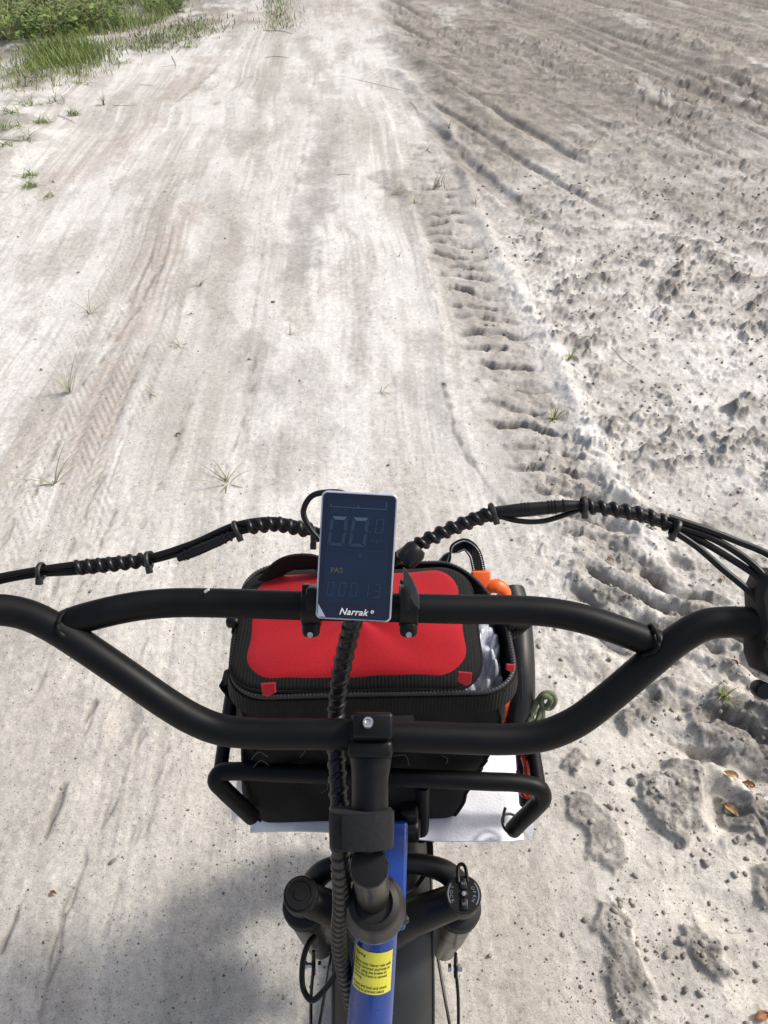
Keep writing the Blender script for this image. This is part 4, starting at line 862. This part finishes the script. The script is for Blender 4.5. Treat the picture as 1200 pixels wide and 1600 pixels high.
# lid
lc = (-.0280, .480); Wl, Dl, Rl = .246, .155, .034; nS, nR = 120, 22
def lid_pt(k_, s_):
    # s_=1 outer edge .. 0 centre
    o = ringpts(0, 0, Wl, Dl, Rl, nS, rot=R(1.0))[k_] if False else LID[k_]
    x, y = o[0]*s_, o[1]*s_
    hh = .012*(1-s_**3.2)
    fx = x/.125; fy = y/.08
    hh += .0014*math.sin(x*38+1.0+y*22)*(1-s_**4)+.0014*math.sin(y*60+x*25)*(1-s_**4)
    hh += .005*fx*(1-s_**6)                                    # fuller to the right
    rag = .0018*math.sin(k_*.55)+.0014*math.sin(k_*1.3+1)
    z0 = .902+.0015*math.sin(k_*.3)
    return Vector((lc[0]+x*(1+rag*.5), lc[1]+y*(1+rag*.5), z0+hh))
LID = ringpts(0, 0, Wl, Dl, Rl, nS, rot=R(0.8))
ss = [1.0, .985, .95, .90, .86, .835, .82]
m = M(); vs2 = [lid_pt(k_, s_)+Vector((0, 0, 0 if s_ < 1 else -.003)) for s_ in ss for k_ in range(nS)]
m.add(vs2, [(j*nS+k_, j*nS+(k_+1) % nS, (j+1)*nS+(k_+1) % nS, (j+1)*nS+k_) for j in range(len(ss)-1) for k_ in range(nS)])
under = [lid_pt(k_, 1.0)+Vector((0, 0, -.006)) for k_ in range(nS)]; b0 = len(m.v)
m.add([Vector(m.v[k_]) for k_ in range(nS)]+under, [(k_, nS+k_, nS+(k_+1) % nS, (k_+1) % nS) for k_ in range(nS)]+[tuple(nS+k_ for k_ in range(nS-1, -1, -1))])
lid = m.build('lid_binding', K['web'], bag, ang=60)
def red_edge(k_):     # ragged inner edge of the binding, narrower on the far side
    x, y = LID[k_]; base = .875
    return base+.006*math.sin(k_*.31)+.004*math.sin(k_*.83+2)
m = M(); rs_ = list(np.linspace(1, 0, nR)); vs3 = []
for r_ in rs_[:-1]:
    for k_ in range(nS): vs3.append(lid_pt(k_, red_edge(k_)*r_)+Vector((0, 0, .0012 if r_ < .99 else -.0002)))
vs3.append(lid_pt(0, 0)+Vector((0, 0, .0012))); cI = len(vs3)-1
fs = [(j*nS+k_, j*nS+(k_+1) % nS, (j+1)*nS+(k_+1) % nS, (j+1)*nS+k_) for j in range(nR-2) for k_ in range(nS)]+[((nR-2)*nS+k_, (nR-2)*nS+(k_+1) % nS, cI) for k_ in range(nS)]
m.add(vs3, fs); m.build('lid_panel', K['red'], lid, ang=80)
m = M(); m.tube([lid_pt(k_, 1.0)+Vector((0, 0, -.004)) for k_ in range(0, nS, 2)], .0022, n=8, sub=2, closed=True); m.build('lid_piping', K['nylon'], lid)
for (x, y, d, s_) in ((421, 1075, .694, 1), (725, 1058, .696, -1), (796, 1042, .712, -1)):
    m = M(); o = W(x, y, d); k_ = .6 if x > 780 else 1.0
    m.prism([(p[0]*k_, p[1]*k_) for p in [(-.0072, .0050), (.0060, .0062), (.0068, -.0030), (-.0010, -.0070), (-.0058, -.0050)]][::-1] if s_ > 0 else [(p[0]*-k_, p[1]*k_) for p in [(-.0072, .0050), (.0060, .0062), (.0068, -.0030), (-.0010, -.0070), (-.0058, -.0050)]], o-FW*.006, RT, UPV, .004, .0008); m.build('zip_pull', K['redrub'], bag)
# front top strap and grab handle
m = M(); m.strap([W(418, 908, .80), W(440, 886, .79), W(465, 877, .785), W(495, 880, .79), W(520, 900, .80)], [Vector((0, -.2, 1))]*5, .026, .0025); m.build('grab_handle', K['web'], bag)
m = M(); m.box(W(364, 971, .76), (.014, .012, .012), None, .004, 3); m.box(W(368, 985, .765), (.008, .010, .006), None, .002); m.build('side_buckle', K['alloy'], bag)
m = M(); m.strap([W(378, 1040, .735), W(358, 1056, .742), W(350, 1062, .75), W(362, 1078, .748), W(374, 1092, .742)], Vector((0, 1, .2)), .016, .0022); m.build('side_strap', K['web'], bag)
m = M(); m.tube([W(792, 975, .755), W(815, 975, .765), (W(828, 970, .77)), W(812, 984, .775), W(795, 996, .765)], [.006, .008, .006, .007, .005], n=10, sub=4, flat=.6); m.build('elastic_gather', K['web'], bag)
m = M()
for i in range(10):
    fx_ = random.uniform(400, 715); fy_ = random.uniform(1090, 1255); dd = .703+(fy_-1070)/215*.150-.022
    a = random.uniform(0, 6.3); l = random.uniform(.004, .011); o = W(fx_, fy_, dd)
    m.tube([o, o+RT*l*math.cos(a)+UPV*l*math.sin(a)-FW*.001, o+RT*l*1.7*math.cos(a+.7)+UPV*l*1.7*math.sin(a+.7)], .00012, n=4, sub=6)
m.build('pet_hair', K['hair'], bag, kind='stuff')
# polythene bag inside
pb = thing('polythene_bag', (.085, .48, .86), 'crumpled clear plastic bag showing through the open zip of the black bag', 'plastic bag')
m = M(); nn_ = 70; vs = []
for j in range(nn_):
    for i in range(nn_):
        a, b = i/(nn_-1), j/(nn_-1); x = .070+.050*a; y = .420+.120*b
        e = min(a, 1-a, b, 1-b)*4; z = .860+.024*min(1, e)+.010*math.sin(a*9+b*4)*math.cos(b*13-a*3)+.008*abs(math.sin(a*11+b*9+math.sin(b*7)))+.005*abs(math.sin(a*19-b*23+2*math.sin(a*5)))-.0008*random.random()
        vs.append(Vector((x, y, z)))
m.add(vs, [(j*nn_+i, j*nn_+i+1, (j+1)*nn_+i+1, (j+1)*nn_+i) for j in range(nn_-1) for i in range(nn_-1)])
o2 = len(vs); m.add([v-Vector((0, 0, .03)) for v in vs], [(j*nn_+i, (j+1)*nn_+i, (j+1)*nn_+i+1, j*nn_+i+1) for j in range(nn_-1) for i in range(nn_-1)])
m.build('crumpled_film', K['poly'], pb, ang=40)
# ------------------------------------------------------------------ things tucked beside the bag
tb_ = M(); P = [(798, 925, .86), (806, 955, .845), (810, 1000, .83), (812, 1050, .815), (812, 1095, .81), (808, 1122, .815), (800, 1128, .825), (796, 1105, .85), (796, 1050, .88)]
tb_.tube([W(*p) for p in P], [.0165, .0165, .0168, .0168, .0165, .0150, .0120, .012, .012], n=24, sub=7)
tube_o = tb_.build('curved_tube', K['hose']); tag(tube_o, 'thick black rubber covered curved tube tucked between the bag side and rack rail', 'tube')
m = M(); m.tube([W(p[0]+3, p[1], p[2]-.0158) for p in P[1:6]], .0009, n=6, sub=6); m.build('moulding_line', K['rubber'], tube_o)
strap_t = thing('dog_leash', tuple(W(735, 880, .86)), 'black leash loop with pale stitched dots and orange clip standing up behind the bag', 'leash')
m = M(); lp = [W(682, 900, .860), W(698, 872, .860), (W(714, 855, .858)), W(728, 851, .856), W(741, 864, .852), W(749, 895, .845)]
sdv = [Vector((.8, 0, .5)), Vector((.6, 0, .6)), Vector((.3, .3, .9)), Vector((.2, .2, .9)), Vector((.9, .1, .2)), Vector((1, 0, 0))]
m.strap(lp, sdv, .0150, .0024, 8); st_o = m.build('webbing', K['web'], strap_t)
m = M(); Pp, _ = smooth(lp, [1]*6, 10, False); Ss, _ = smooth(sdv, [1]*6, 10, False)
for i in range(1, len(Pp)-1):
    t = (Pp[i+1]-Pp[i-1]).normalized(); u = (Ss[i]-t*Ss[i].dot(t)).normalized(); w_ = t.cross(u)
    if w_.dot(CAM-Pp[i]) < 0: w_ = -w_
    for sx in (-.36, .36): m.box(Pp[i]+u*.015*sx+w_*.0015, (.0012, .0014, .0006), Matrix((u, t, w_)).transposed(), 0)
m.build('stitch_dots', K['reflect'], st_o, kind='stuff', flat=True)
m = M(); m.box(W(751, 908, .845), (.022, .024, .010), Matrix((RT, UPV, -FW)).transposed(), .0025, 3); m.build('orange_slider', K['orange'], strap_t)
m = M(); m.tube([W(758, 926, .845), W(766, 918, .843), W(777, 916, .842), W(789, 924, .842), W(794, 940, .84)], [.005, .0075, .0088, .007, .005], n=14, sub=5, flat=.7); m.build('orange_hook', K['orange'], strap_t)
ot = M(); ot.tube([W(786, 1060, .80), W(786, 1085, .805), W(783, 1108, .815), W(780, 1130, .83)], [.008, .0105, .0115, .011], n=20, sub=5); ob = ot.build('orange_flask', K['orange']); tag(ob, 'smooth orange plastic handle wedged low between the bag and black curved tube', 'handle'); ob.name = 'plastic_handle'
ct = thing('cord_bundle', tuple(W(835, 1110, .83)), 'knotted green camouflage cord tied round the curved tube beside the rack', 'cord')
m = M(); c = W(808, 1108, .825)
for k_ in range(3):
    m = M(); m.tube([W(776, 1098+k_*9, .84), W(792, 1104+k_*8, .842), W(812, 1106+k_*8, .842), W(832, 1102+k_*7, .838), W(838, 1098+k_*6, .84), W(815, 1095+k_*8, .85), W(785, 1092+k_*8, .84)], .0030, n=10, sub=6, closed=True); m.build('cord_turn', K['cord'], ct)
m = M(); m.tube([W(830, 1112, .80), W(840, 1095, .798), W(850, 1084, .796), W(862, 1084, .796), W(867, 1095, .80), W(860, 1106, .805), W(850, 1104, .80), W(846, 1094, .792), W(852, 1088, .788), (W(860, 1092, .79)), W(856, 1102, .796), W(846, 1108, .80), W(842, 1120, .80), W(838, 1132, .80)], .0031, n=10, sub=6); m.build('knot', K['cord'], ct)
m = M(); m.tube([W(846, 1100, .80), W(848, 1112, .80), W(847, 1128, .802), W(843, 1140, .805)], .0030, n=10, sub=4); m.tube([W(832, 1120, .8), W(826, 1128, .80), W(835, 1136, .80), W(846, 1142, .805)], .0030, n=10, sub=4); m.build('loose_end', K['cord'], ct)
cb_ = M(); cb_.tube([W(770, 1116, .80), W(776, 1126, .80), W(784, 1136, .805), W(790, 1150, .81), W(784, 1160, .82), W(774, 1140, .815), W(768, 1122, .808)], .0024, n=10, sub=6, closed=True); o = cb_.build('carabiner', K['redmet']); tag(o, 'small red metal carabiner hanging at the lower right corner of the bag', 'carabiner')
cb_ = M(); cb_.tube([W(818, 1182, .815), W(822, 1195, .82), W(823, 1215, .83), W(822, 1235, .842)], .0036, n=10, sub=5); cb_.tube([W(814, 1238, .846), W(822, 1244, .846), W(830, 1238, .846)], .003, n=8, sub=4); o = cb_.build('red_strap_hook', K['redmet']); tag(o, 'small red metal hook behind the rack rail post near the white mat', 'hook'); o.name = 'metal_hook'
# ------------------------------------------------------------------ plants on the sand
def blade(m, o, az, L, wd, lean, curl, n=5):
    d = Vector((math.cos(az), math.sin(az), 0)); sdv = Vector((-d.y, d.x, 0)); vs = []; p = Vector(o); th = lean
    for i in range(n+1):
        f = i/n; w_ = wd*(1-f**1.6)*.5+.0001; nrm = Vector((0, 0, 1))*math.sin(th)*-1
        vs += [p-sdv*w_+Vector((0, 0, w_*.4)), p, p+sdv*w_+Vector((0, 0, w_*.4))]
        p = p+(d*math.sin(th)+Vector((0, 0, 1))*math.cos(th))*(L/n); th = min(2.2, th+curl/n)
    fs = []
    for i in range(n): a = 3*i; fs += [(a, a+1, a+4, a+3), (a+1, a+2, a+5, a+4)]
    m.add(vs, fs)
TUFTS = [(140, 490, .10, 9, 'long curved blades beside the left tyre track'), (110, 612, .12, 11, 'spiky upright blades on the left tyre track'), (88, 757, .10, 12, 'low flat tuft just above the left cables'), (355, 757, .085, 10, 'star shaped sprig left of the display'),
         (278, 541, .05, 9, 'small sprig in the middle of the packed sand'), (315, 445, .05, 7, 'faint pale sprig uphill of the tyre track'), (300, 490, .05, 5, 'low single leaning blade on packed sand'), (596, 613, .04, 5, 'tiny green seedling above the display'),
         (238, 615, .045, 5, 'thin pale sprig between two track bands'), (455, 525, .035, 5, 'tiny seedling near the grey damp patch'), (45, 277, .10, 40, 'upper of three low clumps near the left edge'), (48, 292, .10, 40, 'middle of three low clumps near the left edge'), (73, 308, .09, 34, 'lowest of three low clumps near the left edge'),
         (18, 212, .14, 40, 'broad flat clump at the left edge below the verge'), (46, 229, .12, 26, 'thin clump next to the broad flat clump'), (8, 240, .12, 20, 'loose clump cut by the left edge'), (68, 198, .12, 46, 'round dense clump below the verge'), (112, 181, .12, 40, 'dense clump on bare sand under the verge'), (88, 166, .14, 20, 'sparse clump with dark leaves under the verge'),
         (163, 165, .17, 12, 'tall thin stems standing alone on the sand'), (48, 170, .16, 34, 'light green clump close to the verge grass'), (20, 188, .14, 34, 'small clump between the verge and left edge'), (186, 102, .18, 34, 'clump at the foot of the verge grass'), (295, 74, .16, 30, 'clump at the far corner of the verge'),
         (130, 135, .15, 28, 'sparse blades beneath the bright verge patch'), (60, 130, .15, 26, 'sparse pale blades at the verge foot'),
         (685, 292, .10, 14, 'upright blades in the rut near the ridge'), (743, 322, .10, 10, 'leaning blades on the ridge crest'), (762, 402, .09, 12, 'thin yellowish blades beside the tread marks'), (822, 440, .12, 4, 'two long pale stems on the ridge side'), (1004, 462, .10, 4, 'single pale stem amid dark clods'), (622, 300, .07, 18, 'flat pale clump by the dark rut'), (648, 318, .07, 14, 'small clump touching the dark rut'),
         (868, 655, .045, 22, 'tiny bright green weed under the ridge end'), (890, 566, .035, 16, 'bright green seedling beside the white ridge'), (1128, 1098, .028, 26, 'small lime green seedling near the right grip'), (625, 400, .06, 8, 'faint straw coloured tuft left of the lugs'), (702, 205, .09, 10, 'small tuft far up the ridge'), (668, 235, .09, 8, 'sparse tuft at the side of the far ridge')]
for i, (px, py, L, nb, lab) in enumerate(TUFTS):
    g = G(px, py); z = gz(g.x, g.y); m = M(); flat = nb >= 20 and py < 330
    for k_ in range(nb):
        a = random.uniform(0, 2*math.pi); l = L*random.uniform(.35, 1); rad = (.35*L*random.random() if nb > 12 else .004)
        m.cur = 0 if random.random() < .7 else 1
        if py > 400: l *= 1.9
        if 'seedling' in lab or 'weed' in lab: blade(m, (g.x+rad*math.cos(a*2), g.y+rad*math.sin(a*2), z-.002), a, l*.8, .0045, random.uniform(.2, 1.2), 1.0, 3)
        else: blade(m, (g.x+rad*math.cos(a*3)*1.8, g.y+rad*math.sin(a*3), z-.003), a, l, random.uniform(.0024, .0046)*(1+py < 300 and 1.5 or 1), random.uniform(.55, 1.45) if 'upright' not in lab and 'tall' not in lab else random.uniform(.05, .5), random.uniform(.2, 1.1), 5)
    bright = 'green' in lab
    o = m.build('grass_tuft', [K['grass'] if (bright or flat) else K['grassd'], K['straw'] if not flat else K['grass']], flat=False, ang=80)
    tag(o, 'green grass tuft, '+lab if True else '', 'grass tuft', 'grass tufts on the sandy track')
# verge grass: dense blades, cannot be counted
def scatter(name, n, place, L0, L1, wd, mats, lean=(.05, .6), curl=(.2, 1.0), nseg=3, kind='stuff', leafy=0.0):
    V = []; Fc = []; MI = []; cnt = 0; tries = 0; P = []
    while cnt < n and tries < n*12:
        tries += 1; p = place()
        if p is None: continue
        P.append(p); cnt += 1
    P = np.array(P); H = ground(P[:, 0], P[:, 1], False)
    az = rng.uniform(0, 2*np.pi, cnt); L = rng.uniform(L0, L1, cnt)*P[:, 2]; th = rng.uniform(*lean, cnt); cu = rng.uniform(*curl, cnt); W_ = wd*rng.uniform(.6, 1.4, cnt)
    pos = np.stack([P[:, 0], P[:, 1], H-.005], 1); d = np.stack([np.cos(az), np.sin(az), 0*az], 1); sdd = np.stack([-np.sin(az), np.cos(az), 0*az], 1)
    rows = []
    for i in range(nseg+1):
        f = i/nseg; w_ = (W_*(1-f**1.5)*.5+.0003)[:, None]; rows.append(pos-sdd*w_); rows.append(pos+sdd*w_)
        pos = pos+(d*np.sin(th)[:, None]+np.array([0, 0, 1])*np.cos(th)[:, None])*(L/nseg)[:, None]; th = th+cu/nseg
    V = np.stack(rows, 1).reshape(-1, 3); per = 2*(nseg+1); base = (np.arange(cnt)*per)[:, None]
    q = np.concatenate([base+np.array([[2*i, 2*i+1, 2*i+3, 2*i+2]]) for i in range(nseg)], 0)
    me = bpy.data.meshes.new(name); me.vertices.add(len(V)); me.vertices.foreach_set('co', V.astype(np.float32).ravel()); me.loops.add(q.size); me.loops.foreach_set('vertex_index', q.astype(np.int32).ravel())
    me.polygons.add(len(q)); me.polygons.foreach_set('loop_start', np.arange(0, q.size, 4, dtype=np.int32))
    rr_ = rng.random(cnt); mi = np.tile(np.minimum((rr_ < .28).astype(np.int32)+(rr_ < .06), len(mats)-1), nseg); me.polygons.foreach_set('material_index', mi*(len(mats) > 1)); me.update(calc_edges=True)
    for m_ in mats: me.materials.append(m_)
    o = link(bpy.data.objects.new(name, me)); tag(o, kind=kind); return o
def verge(dx):
    # picture-derived outline of the verge, as ground points
    pass
def inside(poly, x, y):
    c = False; j = len(poly)-1
    for i in range(len(poly)):
        if (poly[i][1] > y) != (poly[j][1] > y) and x < (poly[j][0]-poly[i][0])*(y-poly[i][1])/(poly[j][1]-poly[i][1])+poly[i][0]: c = not c
        j = i
    return c
def poly(pts): return [(G(*p).x, G(*p).y) for p in pts]
vp = poly([(-260, 90), (0, 72), (60, 66), (120, 68), (165, 62), (200, 55), (232, 46), (262, 34), (285, 10), (310, -30), (330, -80), (-600, -80)])
x0_, x1_ = min(p[0] for p in vp), max(p[0] for p in vp); y0_, y1_ = min(p[1] for p in vp), max(p[1] for p in vp)
def pl_verge():
    x = random.uniform(max(x0_, -9), x1_); y = y0_+(y1_-y0_)*random.random()**1.3
    if y > 17 or not inside(vp, x, y): return None
    if random.random() < .18: x += random.gauss(0, .14); y -= abs(random.gauss(0, .14))
    k_ = pn(np.array([x*1.3]), np.array([y*1.3]), 90)[0]
    if k_ < -.35 and random.random() < .8: return None
    return (x, y, .65+.5*(k_+.5))
scatter('verge_grass', 66000, pl_verge, .05, .21, .0055, [K['grass'], K['grassd'], K['straw']], (.0, .85), (.2, 1.5), 3)
vp2 = poly([(52, 105), (70, 120), (110, 118), (160, 100), (158, 80), (105, 72), (60, 82)])
def mk(pl, jit=0.0):
    a0, a1 = min(p[0] for p in pl), max(p[0] for p in pl); b0, b1 = min(p[1] for p in pl), max(p[1] for p in pl)
    def f():
        x = random.uniform(a0, a1); y = random.uniform(b0, b1)
        return (x+random.gauss(0, jit), y+random.gauss(0, jit), random.uniform(.6, 1)) if inside(pl, x, y) else None
    return f
scatter('bright_grass', 3000, mk(vp2, .12), .05, .17, .0055, [K['grass'], K['grassd']], (.0, .6), (.2, 1.0), 3)
scatter('track_grass', 800, mk(poly([(418, 48), (455, 48), (448, 10), (438, -20), (420, -20)]), .10), .04, .11, .006, [K['grass'], K['grassd']], (.2, 1.0), (.2, 1.0), 2)
scatter('verge_fringe', 1500, mk(poly([(170, 80), (240, 78), (330, 48), (325, 25), (285, 38), (205, 66)]), .15), .04, .12, .008, [K['leafg'], K['straw']], (.3, 1.2), (.2, 1.0), 2)
scatter('sparse_verge', 1100, mk(poly([(0, 150), (90, 140), (150, 118), (120, 100), (0, 110)]), .1), .05, .14, .005, [K['grass'], K['straw']], (.2, 1.1), (.2, 1.0), 2)
# leafy weeds standing in the verge
def leafy(px, py, h, r, nl, lab, mats):
    g = G(px, py); m = M(); z = gz(g.x, g.y)
    root = thing('weed_plant', (g.x, g.y, z), lab, 'weed', 'leafy weeds in the verge')
    for k_ in range(int(nl/22)+2):
        a = random.uniform(0, 6.3); m.tube([Vector((g.x, g.y, z)), Vector((g.x+.5*r*math.cos(a), g.y+.5*r*math.sin(a), z+.6*h)), Vector((g.x+r*.9*math.cos(a), g.y+r*.9*math.sin(a), z+h*random.uniform(.8, 1.05)))], [.005, .004, .0015], n=5, sub=3)
    m.build('stem', K['straw'], root)
    m = M()
    for k_ in range(nl):
        a = random.uniform(0, 6.3); rr = r*random.random()**.5; hh = z+h*random.uniform(.12, 1)*(1-.25*rr/r); o = Vector((g.x+rr*math.cos(a), g.y+rr*math.sin(a), hh))
        az = random.uniform(0, 6.3); t = Vector((math.cos(az), math.sin(az), random.uniform(-.5, .5))).normalized(); s_ = t.cross(Vector((random.uniform(-.4, .4), random.uniform(-.4, .4), 1))).normalized(); l = random.uniform(.03, .07); wv = l*.30
        nrm = t.cross(s_); m.cur = 0 if random.random() < .75 else 1
        m.add([o, o+t*l*.5+s_*wv+nrm*.004, o+t*l, o+t*l*.5-s_*wv+nrm*.004, o+t*l*.5], [(0, 1, 4), (1, 2, 4), (2, 3, 4), (3, 0, 4)])
    m.build('foliage', mats, root)
mm = [K['leafg'], K['grass']]
for q in ((20, 75, .36, .34, 520, 'tallest leafy weed in the corner of the verge'), (85, 62, .30, .34, 460, 'leafy weed beside the tallest one, with small pale leaf tips'), (150, 50, .30, .30, 500, 'middle leafy weed of the verge, lower and rounder'), (-70, 70, .55, .4, 450, 'leafy weed at the outer edge of the verge, beyond the dry stems'),
          (262, 18, .18, .26, 250, 'lowest leafy weed where the verge meets the far track'), (150, 15, .36, .45, 450, 'far leafy weed behind the others in the verge'), (50, 20, .45, .55, 600, 'broad dark leafy weed furthest back in the verge')): leafy(*q, mm)
m = M(); g = G(14, 58)
for k_ in range(28): blade(m, (g.x+random.gauss(0, .10), g.y+random.gauss(0, .08), .02), random.uniform(0, 6.3), random.uniform(.3, .55), .005, random.uniform(0, .3), random.uniform(0, .5), 4)
o = m.build('dry_stalks', K['straw']); o.name = 'dry_grass_clump'; tag(o, 'clump of pale dry stalks at the left edge of the green verge', 'dry grass')
# ------------------------------------------------------------------ twigs, leaves, crumbs
TW = [((530, 118), (600, 135), (645, 146), .0035, 'longest dark twig lying across the pale far track'), ((412, 48), (440, 50), (456, 53), .008, 'short thick stick in front of the grass strip in the track'), ((415, 90), (435, 89), (452, 91), .006, 'thin stick just nearer than the grass strip'), ((178, 166), (195, 166), (214, 165), .004, 'thin straw twig beside the tall thin stems'),
      ((268, 88), (275, 102), (273, 108), .006, 'small forked dark twig on sand below the verge'), ((0, 232), (25, 232), (48, 229), .006, 'dark twig beside the low clumps at the left edge'), ((527, 274), (537, 273), (548, 273), .004, 'tiny pale twig on white sand above the display'), ((92, 185), (104, 188), (118, 194), .006, 'dark twig between grass clumps under the verge'),
      ((218, 133), (230, 134), (240, 134), .005, 'small dark twig alone on sand near the verge'), ((955, 545), (975, 565), (996, 582), .004, 'long thin twig among the dark clods'), ((640, 160), (650, 170), (655, 184), .004, 'thin bent twig beside the far ridge')]
for a, b, c, r, lab in TW:
    r = r*.6
    P = []
    for p in (a, b, c): g = G(*p); P.append(Vector((g.x, g.y, gz(g.x, g.y)+r*.6)))
    P[1] += Vector((0, 0, r)); m = M(); m.tube(P, [r*.5, r*.55, r*.3], n=7, sub=4)
    d = (P[2]-P[0]); m.tube([P[1], P[1]+d*.18+Vector((d.y*.25, -d.x*.1, r*.8))], r*.28, n=5, sub=1)
    o = m.build('twig', K['twig']); tag(o, lab, 'twig', 'twigs lying on the track')
LEAF = [(278, 679, .018, 'leafb', 'small curled brown leaf alone on packed sand left of the display'), (85, 1398, .014, 'leafb', 'small tan brown leaf scrap on shaded sand at the lower left'), (1128, 908, .020, 'leaft', 'round tan leaf on the clods under the right cables'), (1170, 1225, .026, 'leafb', 'upright orange brown leaf on the right, nearer the edge'),
        (1137, 1217, .032, 'leaft', 'long curled tan leaf beside the dark soil patch'), (1142, 1044, .020, 'leafr', 'small russet leaf below the right handlebar bend'), (1143, 1262, .034, 'leaft', 'narrow leaf standing over the dark hollow in the soil'), (1187, 1590, .030, 'leafb', 'brown leaf in the bottom right corner'), (952, 880, .018, 'leaft', 'tan leaf scrap on crumbs under the cable arch'),
        (1130, 870, .018, 'leafr', 'dark red brown leaf scrap between the right cables'), (1150, 790, .014, 'leafb', 'tiny brown leaf scrap above the right cables'), (122, 427, .016, 'peb', 'black curled leaf scrap on white sand at the left'), (1075, 968, .02, 'leaft', 'tan leaf scrap just above the right handlebar bend')]
for px, py, l, mn, lab in LEAF:
    g = G(px, py); z = gz(g.x, g.y); az = random.uniform(0, 3.1); t = Vector((math.cos(az), math.sin(az), 0)); s_ = Vector((-t.y, t.x, 0)); m = M(); vs = []; n_ = 8
    for i in range(n_+1):
        f = i/n_; w_ = l*.26*math.sin(math.pi*min(1, f*.92+.06))**.8
        for k_ in (-1, -.5, 0, .5, 1): vs.append(Vector((g.x, g.y, z+.003))+t*(f-.5)*l+s_*w_*k_+Vector((0, 0, .22*l*abs(k_)**1.6*.8+.12*l*math.sin(f*5)+.002)))
    m.add(vs, [(i*5+k_, i*5+k_+1, i*5+k_+6, i*5+k_+5) for i in range(n_) for k_ in range(4)]); b0 = len(vs)
    m.add([v-Vector((0, 0, .0007)) for v in vs], [(i*5+k_, i*5+k_+5, i*5+k_+6, i*5+k_+1) for i in range(n_) for k_ in range(4)])
    m.tube([Vector(vs[2]), Vector(vs[2])-t*l*.25+Vector((0, 0, .002))], .0006, n=5, sub=1)
    o = m.build('dead_leaf', K[mn], ang=80); tag(o, lab, 'leaf', 'dead leaves on the sand')
# loose crumbs: geometry spread over the ground, uncountable
def crumbs(name, n, place, r0, r1, matn):
    bm = bmesh.new(); bmesh.ops.create_icosphere(bm, subdivisions=1, radius=1); bv = np.array([v.co[:] for v in bm.verts]); bf = np.array([[v.index for v in f.verts] for f in bm.faces]); bm.free()
    P = place(n); n = len(P); H = ground(P[:, 0], P[:, 1], False); r = r0+(r1-r0)*rng.random(n)**5.0; r = r*(1+.12*np.maximum(P[:, 1]-2, 0))
    V = bv[None]*(1+rng.uniform(-.32, .32, (n, len(bv), 1))); an = rng.uniform(0, 6.28, n); ca, sa = np.cos(an), np.sin(an); sc_ = rng.uniform(.5, 1.25, (n, 1, 3)); V = V*sc_
    X_ = V[..., 0]*ca[:, None]-V[..., 1]*sa[:, None]; Y_ = V[..., 0]*sa[:, None]+V[..., 1]*ca[:, None]
    V = np.stack([X_*r[:, None]+P[:, 0, None], Y_*r[:, None]+P[:, 1, None], V[..., 2]*r[:, None]*.75+(H+r*.3)[:, None]], -1).reshape(-1, 3)
    f = (bf[None]+(np.arange(n)*len(bv))[:, None, None]).reshape(-1, 3)
    me = bpy.data.meshes.new(name); me.vertices.add(len(V)); me.vertices.foreach_set('co', V.astype(np.float32).ravel()); me.loops.add(f.size); me.loops.foreach_set('vertex_index', f.astype(np.int32).ravel())
    me.polygons.add(len(f)); me.polygons.foreach_set('loop_start', np.arange(0, f.size, 3, dtype=np.int32)); me.update(calc_edges=True); me.materials.append(K[matn])
    o = link(bpy.data.objects.new(name, me)); tag(o, kind='stuff')
def sp(fn, ymax=7.0):
    def place(n):
        y = rng.random(n*4)**1.5*(ymax-.25)+.25; hw_ = .52*1.25*(y*CP+CAMH*SP); x = rng.uniform(-1, 1, n*4)*hw_; keep = rng.random(n*4) < fn(x, y); x, y = x[keep][:n], y[keep][:n]; return np.stack([x, y], 1)
    return place
rtf = lambda x, y: np.maximum(rightness(x+SL*y, y)*(.2+sst(-.05, .3, fbm(x*4.2, y*4, 3, 107)))*.7+.012, .95*sst(.33, .5, x)*sst(1.4, 1.1, y)*sst(.0, .25, fbm(x*6, y*6, 3, 125)))
crumbs('soil_crumbs', 9000, sp(rtf, 4.6), .0008, .0085, 'clod')
crumbs('dark_crumbs', 10000, sp(lambda x, y: .15+.85*sst(.05, .4, fbm(x*2.3, y*2, 3, 81)), 4.6), .0005, .0026, 'peb')
crumbs('shell_fragments', 1500, sp(lambda x, y: .3+0*x, 4), .0004, .0022, 'shell')
print('tris approx', sum(len(o.data.polygons) for o in sc.objects if o.type == 'MESH'))
